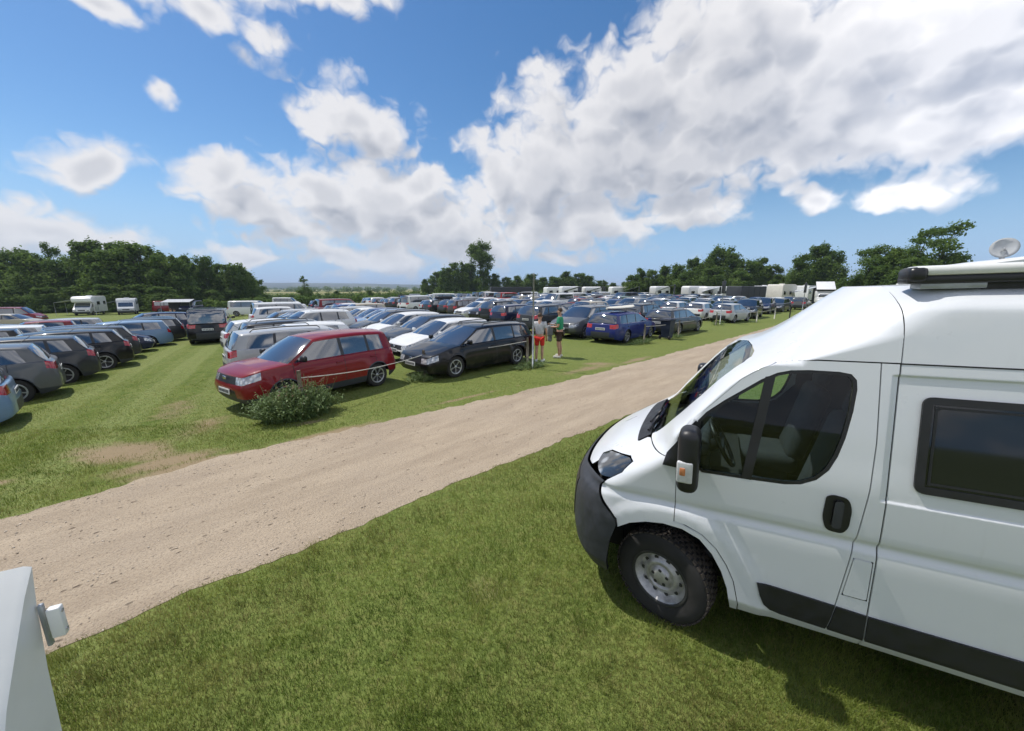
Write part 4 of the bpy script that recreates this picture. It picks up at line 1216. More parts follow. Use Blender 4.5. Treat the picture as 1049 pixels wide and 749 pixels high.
def ordinary(k): return ['first', 'second', 'third', 'fourth', 'fifth', 'sixth', 'seventh', 'eighth', 'ninth', 'tenth', 'eleventh', 'twelfth', 'thirteenth', 'fourteenth', 'fifteenth', 'sixteenth', 'seventeenth', 'eighteenth', 'nineteenth', 'twentieth', 'twenty-first', 'twenty-second', 'twenty-third', 'twenty-fourth', 'twenty-fifth', 'twenty-sixth', 'twenty-seventh', 'twenty-eighth', 'twenty-ninth', 'thirtieth'][k]

PAINTED = ('body', 'bonnet', 'front_door', 'rear_door')
PROTO = {}
def proto(kind):
    if kind in PROTO: return PROTO[kind]
    sp = SPEC[kind]; hi = car_parts(sp, 2); lo = car_parts(sp, 1)
    L, W, H, r = sp['L'], sp['W'], sp['H'], sp['r']
    sF, sR = sp['fo'], sp['fo']+sp['wb']
    zs, wd = hi['_zs'], hi['_wd']
    d = {'sp': sp}
    # ---- full detail: list of (name, mesh, parent index or None, loc, rot, scale)
    items = []
    def add(name, me, par=None, loc=(0, 0, 0), rot=(0, 0, 0), sc=(1, 1, 1)): items.append((name, me, par, loc, rot, sc)); return len(items)-1
    body = [hi['body']]+[hi[k] for k in ('gap', 'trim') if k in hi]
    add('body', shell_mesh('body', body))
    for k in hi:
        if k.startswith('_') or k in ('body', 'gap', 'trim'): continue
        nm = k.split('+')[0]; nm = nm[:-2] if nm.endswith('-1') else nm
        nm = {'rear_door_window': 'side_window', 'front_window': 'side_window', 'quarter_window': 'side_window', 'front_door': 'door', 'rear_door': 'door'}.get(nm, nm)
        i = add(nm, shell_mesh(nm, [hi[k]]))
        if nm == 'door':
            sg = 1 if k.endswith('+1') else -1
            s = (sp['B']-.12) if k.startswith('front') else (min(sp['Cc']+.18, sR-.10))
            mb = MB(); mb.bbox((L/2-s, sg*(wd(s)-.012), zs(s)-.15), (.17, .045, .030), .012); 
            add('handle', mb.mesh('handle', M['paint']), i)
    mb = MB(); mb.box((0, 0, clr_(sp)+.22), (L-.5, W-.62, .5)); mb.box((0, 0, clr_(sp)+.10), (sp['wb']-2.3*r, W-.16, .18)); mb.box((0, 0, clr_(sp)+.14), (L-.35, W-.72, .16))
    d['under'] = mb.mesh('underbody', M['under']); add('underbody', d['under'])
    tm, rm = wheel_meshes(r, {'hatchback': 'seven', 'estate car': 'five', 'suv': 'five', 'crossover': 'five', 'mpv': 'seven'}.get(kind, 'ten'))
    d['wheel'] = (tm, rm)
    for s in (sF, sR):
        for sg in (1, -1):
            i = add('wheel', tm, None, (L/2-s, sg*(W/2-.115), r), (0, random.random()*3, 0), (1, sg, 1)); add('rim', rm, i)
    for sg in (1, -1):
        mb = MB(); s = sp['sc']+.28
        mb.bbox((L/2-s, sg*(W/2+.085), zs(s)+.085), (.10, .19, .135), .04, seg=3); mb.bbox((L/2-s-.02, sg*(W/2-.02), zs(s)+.04), (.06, .10, .05), .01)
        add('wing_mirror', mb.mesh('wing_mirror', [M['paint'] if kind not in ('van', 'mpv') else M['black']]))
    def plate(x, z, rx):
        mb = MB(); mb.box((0, 0, 0), (.012, .50, .11)); 
        for k in range(7): mb.box((rx*.008, -.20+k*.066, 0), (.006, .036, .062), mat=1)
        return mb.mesh('number_plate', [M['plate'], M['platetext']])
    add('number_plate', plate(0, 0, 1), None, (L/2+.088, 0, sp['clr']+.26), (0, R(-4), 0))
    add('number_plate', plate(0, 0, -1), None, (-L/2-.035, 0, lerp(sp['clr'], zs(L-.1), .66)), (0, R(2), 0))
    mb = MB(); mb.bbox((L/2+.050, 0, zs(.1)-.12), (.02, .13, .07), .01); add('badge', mb.mesh('badge', M['chrome']))
    if sp['rails']:
        for sg in (1, -1):
            mb = MB(); yy = sg*(W/2-.30); s0, s1 = sp['sw']+.25, sp['sr']-.25
            mb.tube([(L/2-s0, yy, H-.055), (L/2-s0-.08, yy, H+.015), (L/2-(s0+s1)/2, yy, H+.035), (L/2-s1+.08, yy, H+.005), (L/2-s1, yy, H-.07)], .016, 6)
            add('roof_rail', mb.mesh('roof_rail', M['black'] if kind != 'suv' else M['alloy']))
    mb = MB(); mb.tube([(L/2-sp['sr']+.15, 0, H-.04), (L/2-sp['sr']-.05, 0, H+.12)], .006, 5); add('aerial', mb.mesh('aerial', M['black']))
    d['hi'] = items
    # ---- middle detail
    lo_body = [lo[k] for k in lo if not k.startswith('_') and not any(q in k for q in ('window', 'windscreen'))]
    um = ([tuple(v.co) for v in d['under'].vertices], [tuple(p.vertices) for p in d['under'].polygons], [tuple(v.normal) for v in d['under'].vertices], 'under')
    d['mid_body'] = shell_mesh('car_body', lo_body+[um])
    d['mid_win'] = [('windscreen', shell_mesh('windscreen', [lo['windscreen']]))]
    if 'rear_window' in lo: d['mid_win'].append(('rear_window', shell_mesh('rear_window', [lo['rear_window']])))
    for k in lo:
        if 'window' in k and not k.startswith('rear_window'): d['mid_win'].append(('side_window', shell_mesh('side_window', [lo[k]])))
    wm = MB()
    for me, mi in ((tm, {0: 0}), (rm, {0: 1, 1: 2})):
        b_ = len(wm.v); wm.v += [tuple(v.co) for v in me.vertices]
        for p in me.polygons: wm.f.append(tuple(q+b_ for q in p.vertices)); wm.m.append(mi[p.material_index]); wm.s.append(p.use_smooth)
    d['mid_wheel'] = wm.mesh('wheel', [M['rubber'], M['alloy'], M['darksteel']])
    # ---- far: one mesh
    allp = [lo[k] for k in lo if not k.startswith('_')]+[um]
    for s in (sF, sR):
        for sg in (1, -1):
            for me, mks in ((tm, ['rubber']), (rm, ['alloy', 'darksteel'])):
                for mi, mk in enumerate(mks):
                    fl = [tuple(p.vertices) for p in me.polygons if p.material_index == mi]
                    vv = [(v.co.x+L/2-s, v.co.y*sg+sg*(W/2-.115), v.co.z+r) for v in me.vertices]
                    nn = [(v.normal.x, v.normal.y*sg, v.normal.z) for v in me.vertices]
                    if sg < 0: fl = [f[::-1] for f in fl]
                    allp.append((vv, fl, nn, mk))
    d['far'] = shell_mesh('parked_car', allp)
    PROTO[kind] = d
    return d
def clr_(sp): return sp['clr']

COL = {'red': (.20, .008, .012), 'black': (.006, .006, .007), 'white': (.72, .72, .71), 'silver': (.40, .41, .42), 'grey': (.11, .115, .12), 'dark grey': (.035, .038, .042),
       'dark blue': (.008, .014, .05), 'blue': (.015, .05, .17), 'light blue': (.16, .26, .40), 'bright red': (.42, .02, .015), 'beige': (.42, .37, .28), 'green': (.03, .09, .05), 'royal blue': (.008, .018, .14), 'brown': (.06, .035, .025)}
KNAME = {'crossover': 'compact SUV', 'suv': 'tall SUV', 'van': 'passenger van', 'mpv': 'compact people carrier'}
NCAR = [0]
def put_car(kind, x, y, head, colour, label, group, lod=None, z=0.0, name=None):
    d = proto(kind); sp = d['sp']; dist = math.hypot(x, y)
    if lod is None: lod = 0 if dist < 27 else 1 if dist < 48 else 2
    rz = math.pi/2-R(head); col = (*COL[colour], 1)
    nm = name or ('parked_van' if kind == 'van' else 'parked_car')
    tilt = (random.uniform(-.006, .006), random.uniform(-.008, .008))
    cat = 'van' if kind == 'van' else 'car'
    NCAR[0] += 1
    if lod == 0:
        root = empty(nm, (x, y, z), rz)
        objs = []
        for (n_, me, par, loc, rot, sc) in d['hi']:
            o = bpy.data.objects.new(n_, me); C.objects.link(o); o.parent = objs[par] if par is not None else root
            o.location = loc; o.rotation_euler = rot; o.scale = sc; o.color = col; objs.append(o)
        tag(root, label, cat, group); return root
    me = d['mid_body'] if lod == 1 else d['far']
    o = bpy.data.objects.new(nm, me); C.objects.link(o); o.location = (x, y, z); o.rotation_euler = (*tilt, rz); o.color = col
    if lod == 1:
        for n_, m_ in d['mid_win']:
            q = bpy.data.objects.new(n_, m_); C.objects.link(q); q.parent = o
        L, W, r = sp['L'], sp['W'], sp['r']
        for s in (sp['fo'], sp['fo']+sp['wb']):
            for sg in (1, -1):
                q = bpy.data.objects.new('wheel', d['mid_wheel']); C.objects.link(q); q.parent = o; q.location = (L/2-s, sg*(W/2-.115), r); q.scale = (1, sg, 1)
    tag(o, label, cat, group)
    return o

# ------------------------------------------------------------------ where the cars stand
GM = 'cars parked in lines on the field'
random.seed(21)
BV = Vector((math.sin(R(47)), math.cos(R(47)), 0)); AV = Vector((math.sin(R(-31)), math.cos(R(-31)), 0))
def kn(k): return KNAME.get(k, k)
USED = {}
def car(kind, x, y, head, colour, label, lod=None, group=GM):
    return put_car(kind, x, y, head+random.uniform(-1.2, 1.2), colour, label, group, lod)
# the named ones at the front
car('mpv', -4.95, 9.32, 214, 'red', 'dark red people carrier at the head of the line, big green bush against its side', 0)
car('estate car', -1.33, 12.50, 223, 'black', 'black estate car with its tail beside the tall pole and the two people', 0)
def grid(origin, col_off, k, step=2.42): return origin + BV*col_off + AV*(k*step)
O1, O2 = Vector((-5.35, 9.62, 0)), Vector((-1.30, 12.55, 0))
FWD, BACK = 227, 47                       # nose towards the mown lane / away from it
line1 = [('estate car', 'silver', BACK, 'silver estate car with red tail lights, parked directly beside the red people carrier', .35), ('hatchback', 'white', FWD, 'white hatchback nosing out to the mown lane between two estate cars', -.1),
         ('estate car', 'dark grey', BACK, 'dark grey estate car with black roof rails between two white hatchbacks', .25), ('hatchback', 'white', BACK, 'white hatchback with tall red tail lights, tail towards the mown lane', -.75),
         ('suv', 'white', FWD, None, .9), ('estate car', 'dark blue', FWD, None, .4), ('hatchback', 'dark grey', FWD, None, .2), ('saloon', 'grey', BACK, None, .3), ('estate car', 'silver', FWD, None, 0), ('suv', 'white', BACK, None, -.4),
         ('van', 'white', BACK, None, -.2), ('hatchback', 'grey', FWD, None, .3), ('estate car', 'black', BACK, None, 0)]
line2 = [('hatchback', 'white', FWD, 'white hatchback with a dark grille, tucked in beside the black estate car', -.1), ('hatchback', 'dark grey', FWD, 'dark grey hatchback with its windscreen between two white hatchbacks', .1),
         ('hatchback', 'white', FWD, 'second white hatchback beyond the black estate car, black one in between', -.3), ('estate car', 'dark grey', FWD, 'long dark grey estate car beyond the second white hatchback', -.3), ('hatchback', 'light blue', FWD, 'light blue hatchback beyond the long dark grey estate car', -.2),
         ('hatchback', 'blue', FWD, 'mid blue hatchback between a light blue car and a white one', -.2), ('saloon', 'white', FWD, 'white saloon at the far side of the blue hatchback', -.6), ('estate car', 'silver', BACK, None, 0), ('suv', 'beige', FWD, None, 0)]
DONE = set()
def reg(c, k): DONE.add((c, k))
def label_for(colour, kind, c, k):
    ln = ['line along the mown lane'] + ['%s line from the mown lane' % ordinary(q) for q in range(1, 14)]
    return '%s %s, %s from the gravel track, %s' % (colour, kn(kind), ordinary(k), ln[c])
for k, (kd, colr, hd, lb, dx) in enumerate(line1):
    p = grid(O1, dx, k+1); p += AV*(0.25 if k == 0 else 0)
    car(kd, p.x, p.y, hd, colr, lb or label_for(colr, kd, 0, k+1)); reg(0, k+1)
for k, (kd, colr, hd, lb, dx) in enumerate(line2):
    p = grid(O2, dx, k+1)
    car(kd, p.x, p.y, hd, colr, lb or label_for(colr, kd, 1, k+1)); reg(1, k+1)
# third line: blue estate with the board, the grey SUV facing the lane, and on
blue = Vector((5.75, 19.55, 0))
car('estate car', blue.x, blue.y, 42, 'royal blue', 'royal blue estate car carrying a pale board on its roof, tall red tail lights', 0); reg(2, 0)
sub_ = Vector((9.75, 22.75, 0))
car('estate car', sub_.x, sub_.y, 46, 'dark grey', 'charcoal estate car right behind the dark wheelie bin by the track', 0); reg(3, 0)
p = blue+AV*2.5+BV*(-.5); car('suv', p.x, p.y, 222, 'grey', 'grey SUV facing the two people, alongside the royal blue estate car', 0); reg(2, 1)
p = blue+AV*5.2+BV*(-.9); car('suv', p.x, p.y, 47, 'dark grey', 'dark grey SUV, tail towards us, just beyond the man in red shorts', 0); reg(2, 2)
p = sub_+AV*2.6+BV*.5; car('suv', p.x, p.y, 47, 'black', 'tall black SUV just beyond the charcoal estate car by the bin', 0); reg(3, 1)
sil = Vector((17.3, 30.1, 0))
car('hatchback', sil.x, sil.y, 50, 'silver', 'silver hatchback standing behind the second tall pole', 0); reg(4, 0)
p = sil+BV*5.6+AV*.4; car('suv', p.x, p.y, 222, 'black', 'black SUV facing the silver hatchback near the second tall pole', 0); reg(5, 0)
p = sil+BV*13.2+AV*1.2; car('suv', p.x, p.y, 222, 'dark blue', 'dark blue SUV just behind the third tall pole', 1); reg(6, 0)
p = sil+BV*18.4+AV*1.0; car('estate car', p.x, p.y, 227, 'dark grey', 'dark grey estate car before the white pickup with a raised camper roof', 1); reg(7, 0)
# all the rest: lines running away from the track, with a free lane after every second one
COLP = ['black']*7+['dark grey']*9+['grey']*6+['silver']*9+['white']*11+['dark blue']*7+['blue']*3+['red']*2+['light blue']*3+['bright red']+['beige']+['brown']+['green']
KP = ['crossover']*5+['hatchback']*9+['estate car']*6+['suv']*6+['saloon']*4+['small car']*5+['mpv']*5+['van']*1
origins = [O1, O2, blue, sub_, sil, sil+BV*5.6, sil+BV*13.2, sil+BV*18.4, sil+BV*25.5, sil+BV*30.6, sil+BV*38, sil+BV*43.2]
kmax = [18, 22, 27, 28, 29, 29, 28, 27, 24, 22, 19, 16]
kmin = [14, 10, 3, 2, 1, 1, 1, 1, 0, 0, 1, 1]
taken = 0
for c, (o0, k0, k1) in enumerate(zip(origins, kmin, kmax)):
    face = [BACK, FWD][c % 2] if c > 1 else FWD
    for k in range(k0, k1):
        if (c, k) in DONE: continue
        if random.random() < (.05 if k > 2 else 0): continue
        p = o0 + AV*(k*2.5+random.uniform(-.12, .12)) + BV*random.uniform(-.45, .45)
        kd, colr = random.choice(KP), random.choice(COLP)
        if kd == 'van' and random.random() < .6: colr = 'white'
        h = face if random.random() < .72 else face+180
        car(kd, p.x, p.y, h, colr, label_for(colr, kd, c, k)); taken += 1
# ---- the block on the left of the mown lane: tails to the lane
GL = 'cars parked left of the mown lane'
LO = Vector((-14.05, 8.75, 0)); LA = Vector((math.sin(R(-32.5)), math.cos(R(-32.5)), 0)); LH = 42.0; LB = Vector((math.sin(R(LH)), math.cos(R(LH)), 0))
left1 = [('crossover', 'grey', 'grey-blue SUV with a spoked alloy wheel, nearest of the dark row on the left', LH), ('crossover', 'dark grey', 'dark SUV with silver roof rails and oval red tail lights, second in the left row', LH),
         ('crossover', 'black', 'black SUV with a wide red tail-light strip, third in the left row', LH), ('crossover', 'dark grey', 'charcoal SUV between a black SUV and a small dark car in the left row', LH),
         ('small car', 'dark blue', 'small dark blue car facing the mown lane from the left row', LH+180), ('estate car', 'light blue', 'pale blue-grey estate car beyond the small dark blue one in the left row', LH),
         ('estate car', 'dark grey', 'dark grey estate car, seventh along the mown lane on its left side', LH), ('hatchback', 'black', 'black hatchback, eighth along the mown lane on its left side', LH), ('suv', 'dark blue', 'dark blue SUV at the far end of the left row beside a person in white', LH)]
for k, (kd, colr, lb, hd) in enumerate(left1):
    p = LO+LA*(k*2.55)+LB*[0, .05, .3, 0, .25, .1, .3, .2, .3][k]
    car(kd, p.x, p.y, hd+180, colr, lb, None if k else 0, GL)
left2 = [('white', 'estate car'), ('white', 'hatchback'), ('white', 'van'), ('silver', 'suv'), ('black', 'estate car'), ('white', 'estate car'), ('grey', 'hatchback'), ('red', 'small car'), ('silver', 'estate car')]
for k, (colr, kd) in enumerate(left2):
    p = LO+LA*(k*2.6+3.0)-LB*5.1
    car(kd, p.x, p.y, LH+(180 if k % 3 else 0), colr, '%s %s, second row left of the mown lane, %s in line' % (colr, kn(kd), ordinary(k)), None, GL)
left3 = [('white', 'hatchback'), ('silver', 'estate car'), ('white', 'suv'), ('dark grey', 'estate car'), ('blue', 'hatchback'), ('white', 'estate car')]
for k, (colr, kd) in enumerate(left3):
    p = LO+LA*(k*2.6+8.5)-LB*10.0
    car(kd, p.x, p.y, LH, colr, '%s %s, third row left of the mown lane, %s in line' % (colr, kn(kd), ordinary(k)), None, GL)
# the silver car cut off at the picture's left edge
put_car('estate car', -12.25, 6.15, LH+180, 'light blue', 'pale blue car with its bumper cut off at the left edge', GL, 0)
# the black van driving off down the lane
put_car('van', -17.95, 22.6, -34, 'black', 'black van seen from behind in the middle of the mown lane', None, 0, name='black_van')

# ------------------------------------------------------------------ roof loads
def roof_box(car_xy, head, H, label, colm='black', L=1.9, dy=0.0, dx=0.0, h=.30):
    mb = MB(); mb.bbox((0, 0, .19), (L, .72, h), .12, seg=4)
    for s in (-.45, .45): mb.bbox((s, 0, .02), (.05, .95, .04), .01); mb.box((s, .40, -.03), (.05, .04, .10)); mb.box((s, -.40, -.03), (.05, .04, .10))
    o = mb.build('roof_box', M[colm]); rz = math.pi/2-R(head)
    o.location = (car_xy[0]+dx, car_xy[1]+dy, H-.012); o.rotation_euler = (0, 0, rz); tag(o, label, 'roof box', 'roof boxes on parked cars'); return o
n_ = 0
for o in [q for q in C.objects if q.parent is None and q.name.startswith('parked_')]:
    d_ = math.hypot(o.location.x, o.location.y); lb = o.get('label', '')
    if 17 < d_ < 75 and ('estate' in lb or 'SUV' in lb) and 'from the gravel track' in lb and random.random() < .10 and n_ < 11:
        pr = lb.split(', ')
        roof_box((o.location.x, o.location.y), 90-math.degrees(o.rotation_euler.z), (1.48 if 'estate' in lb else 1.67), 'roof box on the car %s, %s' % (pr[1], pr[2]), random.choice(['black', 'black', 'plastic', 'galv'])); n_ += 1
# the pale board on the blue estate
mb = MB()
secs = 15
vs_, fs_ = [], []
for i in range(secs):
    t_ = i/(secs-1); x_ = -1.45+2.9*t_; w_ = .36*(1-abs(2*t_-1)**3.2)+.03; th = .075*(1-.5*abs(2*t_-1)**4); zz = .10*max(0, 2*t_-1.2)**2+.03*max(0, .25-t_)
    for k in range(12):
        a = 2*math.pi*k/12; vs_.append((x_, w_*math.cos(a), .16+zz+th*math.sin(a)))
for i in range(secs-1):
    for k in range(12): fs_.append((i*12+k, i*12+(k+1) % 12, (i+1)*12+(k+1) % 12, (i+1)*12+k))
fs_.append(tuple(range(12))); fs_.append(tuple((secs-1)*12+k for k in reversed(range(12))))
mb.add(vs_, fs_, 0, True)
for s in (-.5, .55): mb.bbox((s, 0, .065), (.05, 1.10, .035), .01, mat=1)
b_o = mb.build('paddle_board', [M['offwhite'], M['black']]); b_o.location = (blue.x-.25, blue.y-.25, 1.47); b_o.rotation_euler = (0, 0, math.pi/2-R(42))
tag(b_o, 'pale board strapped to the roof of the royal blue estate car', 'board')

# ------------------------------------------------------------------ posts, rope, poles, bin
def post(x, y, h, label, r=.045, mat='wood'):
    mb = MB(); mb.tube([(0, 0, -.05), (0.01, 0, h*.6), (0.0, .01, h)], [r, r*.97, r*.93], 9); o = mb.build('fence_post', M[mat]); o.location = (x, y, 0)
    tag(o, label, 'post', 'short posts along the track'); return o
posts = [(-4.35, 7.50, .95, 'short post inside the big bush by the red people carrier'), (-2.55, 10.72, .85, 'short wooden post in the weeds before the black estate car'), (0.52, 12.62, .95, 'short grey post at the tail of the black estate car'),
         (6.35, 18.05, .9, 'short post in the weeds beside the royal blue estate car'), (9.0, 20.35, .9, 'short post just past the wheelie bin'), (14.6, 27.1, .9, 'short post right beside the second tall pole'), (18.9, 29.3, .9, 'short pale post at the nose of the silver hatchback'),
         (22.6, 32.7, .95, 'short white post before the black SUV'), (31.2, 39.3, .95, 'short pale post past the third tall pole')]
for (x, y, h, lb) in posts: post(x, y, h, lb, .042, 'wood' if 'white' not in lb and 'pale' not in lb else 'rope')
def rope(a, b_, za, zb, sag, label):
    A, B = Vector((*a, za)), Vector((*b_, zb)); mb = MB()
    mb.tube([A.lerp(B, k/14)-Vector((0, 0, sag*4*(k/14)*(1-k/14))) for k in range(15)], .011, 5); o = mb.build('rope', M['rope'])
    tag(o, label, 'rope', 'ropes between the posts'); return o
rope(posts[0][:2], posts[1][:2], .80, .72, .10, 'pale rope running past the rear wheel of the red people carrier')
rope(posts[1][:2], posts[2][:2], .72, .85, .05, 'pale rope running along the side of the black estate car')
rope(posts[3][:2], posts[4][:2], .80, .80, .05, 'pale rope beside the royal blue estate car and the bin')
rope(posts[4][:2], posts[5][:2], .80, .80, .12, 'pale rope between the bin and the second tall pole')
rope(posts[5][:2], posts[6][:2], .80, .80, .06, 'pale rope in front of the silver hatchback')
rope(posts[6][:2], posts[7][:2], .80, .85, .06, 'pale rope between the silver hatchback and the black SUV')
def pole(x, y, h, label, sign=False):
    mb = MB(); mb.tube([(0, 0, -.05), (0, 0, h)], [.026, .025], 12); mb.tube([(0, 0, h), (0, 0, h+.02)], [.030, .030], 12)
    o = mb.build('pole', M['galv']); o.location = (x, y, 0); tag(o, label, 'pole', 'tall poles along the track')
    if sign:
        mb = MB(); mb.bbox((.0, 0, h-.50), (.34, .10, .86), .02); q = mb.build('sign_panel', M['plastic'], o); q.rotation_euler = (0, 0, R(30))
pole(0.68, 12.15, 3.03, 'tall grey pole between the black estate car and the people')
pole(15.3, 27.85, 3.15, 'tall pole with a dark panel in front of the silver hatchback', True)
pole(27.1, 35.6, 3.1, 'tall pole standing in weeds before the dark blue SUV', True)
mb = MB(); mb.tube([(0, 0, -.02), (0, 0, .95)], .045, 8); o = mb.build('marker_post', M['black']); o.location = (22.8, 31.2, 0); tag(o, 'thin black marker post at the grass edge beyond the van', 'post')
bn = empty('wheelie_bin', (8.05, 19.55, 0), R(40)); tag(bn, 'dark blue wheelie bin standing between the blue and charcoal estate cars', 'bin')
mb = MB(); mb.box((0, 0, .52), (.46, .50, .90)); mb.v = [(p[0]*(.82 if p[2] < .3 else 1.08), p[1]*(.82 if p[2] < .3 else 1.08), p[2]) for p in mb.v]
mb.bbox((0, 0, .96), (.56, .58, .05), .015); mb.build('bin_body', M['bluebin'], bn)
mb = MB(); mb.bbox((.01, 0, 1.02), (.58, .60, .07), .03); mb.tube([(-.33, -.25, .98), (-.35, -.25, 1.0), (-.35, .25, 1.0), (-.33, .25, .98)], .016, 6); mb.build('lid', M['bluebin'], bn)
for s in (-1, 1):
    mb = MB(); mb.lathe([(.02, -.03), (.10, -.03), (.10, .03), (.02, .03)], 16, c=(-.22, s*.26, .10)); mb.build('wheel', M['rubber'], bn)

# ------------------------------------------------------------------ weeds round the posts
m, t, b = new_mat('weeds')
tint = t.node('ShaderNodeAttribute', attribute_name='tint'); dry = t.node('ShaderNodeAttribute', attribute_name='dry')
colr = t.mix(tint.outputs['Fac'], (0.065, 0.120, 0.030), (0.180, 0.260, 0.085)); colr = t.mix(dry.outputs['Fac'], colr, (0.16, 0.06, 0.035))
t.put(b.inputs['Base Color'], colr); b.inputs['Roughness'].default_value = 0.6
trn = t.node('ShaderNodeBsdfTranslucent'); t.put(trn.inputs[0], colr); ms = t.node('ShaderNodeMixShader'); ms.inputs[0].default_value = 0.25
t.l.new(b.outputs[0], ms.inputs[1]); t.l.new(trn.outputs[0], ms.inputs[2]); t.l.new(ms.outputs[0], t.n['Material Output'].inputs[0])
M['weeds'] = m
def weed_mesh(n, rx, ry, h, seed, leaf=.07, docks=0):
    r_ = np.random.default_rng(seed)
    nst = max(20, n//14); V, Fc, T, Dr = [], [], [], []
    for s in range(nst):
        a = r_.uniform(0, 2*np.pi); q = math.sqrt(r_.uniform(0, 1)); bx, by = rx*.75*q*math.cos(a), ry*.75*q*math.sin(a)
        hh = h*(1-.55*q*q)*r_.uniform(.55, 1.08)*(.8+.35*vnoise(np.array([bx*2+seed]), np.array([by*2]), 2.0)[0]); out = Vector((bx, by, 0))*.55+Vector((r_.normal(0, .08), r_.normal(0, .08), 0))
        dock = s < docks; tn = r_.uniform(.15, .9)
        if dock: hh = h*r_.uniform(1.0, 1.22)
        m_ = max(6, int(n/nst))
        for k in range(m_ if not dock else m_+10):
            t_ = r_.uniform(.05, 1); base = Vector((bx, by, 0))+out*t_*t_+Vector((0, 0, hh*t_*(1-.12*t_)))
            th = r_.uniform(0, 2*np.pi); el = r_.uniform(-.5, .9); L_ = leaf*r_.uniform(.6, 1.6)*(1-.4*t_); w_ = L_*r_.uniform(.07, .17)
            if dock and t_ > .6: L_ *= .35; w_ = L_*.8
            d = Vector((math.cos(th)*math.cos(el), math.sin(th)*math.cos(el), math.sin(el))); sd_ = d.cross(Vector((0, 0, 1))).normalized()*w_
            i = len(V); mid = base+d*L_*.5+Vector((0, 0, L_*.08))
            V += [base[:], (mid+sd_)[:], (base+d*L_-Vector((0, 0, L_*.18)))[:], (mid-sd_)[:]]; Fc.append((i, i+1, i+2, i+3))
            c_ = min(1, max(0, tn+r_.normal(0, .18))); T += [c_]*4; Dr += [(.9 if dock and t_ > .55 else (.25 if r_.uniform() < .05 else 0))]*4
        # stem
        i = len(V); top = Vector((bx, by, 0))+out+Vector((0, 0, hh*.88)); w_ = Vector((.004, .003, 0))
        V += [(bx-.004, by, 0), (bx+.004, by, 0), (top+w_)[:], (top-w_)[:]]; Fc.append((i, i+1, i+2, i+3)); T += [.7]*4; Dr += [.15]*4
    return np_mesh('weed_clump', np.array(V), np.array(Fc), M['weeds'], False, {'tint': np.array(T), 'dry': np.array(Dr)})
bush = link(bpy.data.objects.new('bush', weed_mesh(11000, .74, .48, .80, 3, .12, 16))); bush.location = (-4.45, 7.45, 0); bush.rotation_euler = (0, 0, R(43)); tag(bush, 'big green bush with reddish seed heads against the red people carrier', 'bush')
for (x, y, n, rx, ry, h, lb) in [(-2.62, 10.55, 1500, .50, .36, .38, 'low weed clump before the front wheel of the black estate car'), (0.62, 12.35, 1900, .75, .35, .33, 'weed clump at the foot of the pole beside the black estate car'),
                                 (6.15, 17.85, 1700, .95, .42, .42, 'weed clump along the royal blue estate car'), (8.75, 20.1, 800, .6, .35, .35, 'weed clump at the foot of the wheelie bin'), (14.9, 27.3, 1100, 1.05, .45, .5, 'weed clump at the foot of the second tall pole'),
                                 (18.6, 29.2, 700, .7, .35, .35, 'weed clump at the nose of the silver hatchback'), (26.9, 35.3, 900, .9, .5, .6, 'weed clump at the foot of the third tall pole'), (31.3, 39.2, 800, 1.0, .4, .5, 'weed clump past the third tall pole')]:
    o = link(bpy.data.objects.new('weed_clump', weed_mesh(n, rx, ry, h, int(x*7)+50))); o.location = (x, y, 0); o.rotation_euler = (0, 0, R(43)); tag(o, lb, 'weeds', 'weed clumps left by the mower')

# ------------------------------------------------------------------ helpers to stand things where the survey puts them
def at_px(px, Y):
    d = direc(px, 296.0); return d.x/d.y*Y
def z_px(px, py, Y):
    d = direc(px, py); return CAM_H+d.z/d.y*Y
def kids(o):
    out = [o]
    for q in o.children: out += kids(q)
    return out
def clear_cars(x, y, rad):
    for o in [q for q in C.objects if q.parent is None and q.name.startswith('parked_') and math.hypot(q.location.x-x, q.location.y-y) < rad]:
        boxes = [q for q in C.objects if q.name.startswith('roof_box') and math.hypot(q.location.x-o.location.x, q.location.y-o.location.y) < .6]
        for q in kids(o)[::-1]+boxes: bpy.data.objects.remove(q)

# ------------------------------------------------------------------ trees
m, t, b = new_mat('tree_leaves')
tint = t.node('ShaderNodeAttribute', attribute_name='tint')
oi = t.node('ShaderNodeObjectInfo')
colr = t.mix(tint.outputs['Fac'], (0.058, 0.112, 0.026), (0.190, 0.270, 0.070))
colr = t.mix(t.math('MULTIPLY', oi.outputs['Random'], 0.4), colr, (0.095, 0.155, 0.035))
t.put(b.inputs['Base Color'], colr); b.inputs['Roughness'].default_value = 0.75; b.inputs['Specular IOR Level'].default_value = 0.08
trn = t.node('ShaderNodeBsdfTranslucent'); t.put(trn.inputs[0], colr); ms = t.node('ShaderNodeMixShader'); ms.inputs[0].default_value = 0.5
t.l.new(b.outputs[0], ms.inputs[1]); t.l.new(trn.outputs[0], ms.inputs[2]); t.l.new(ms.outputs[0], t.n['Material Output'].inputs[0])
M['leaves'] = m
M['bark'] = pmat('bark', (0.075, 0.06, 0.045), 0.95, noise=0.4, nscale=6, bump=0.4)

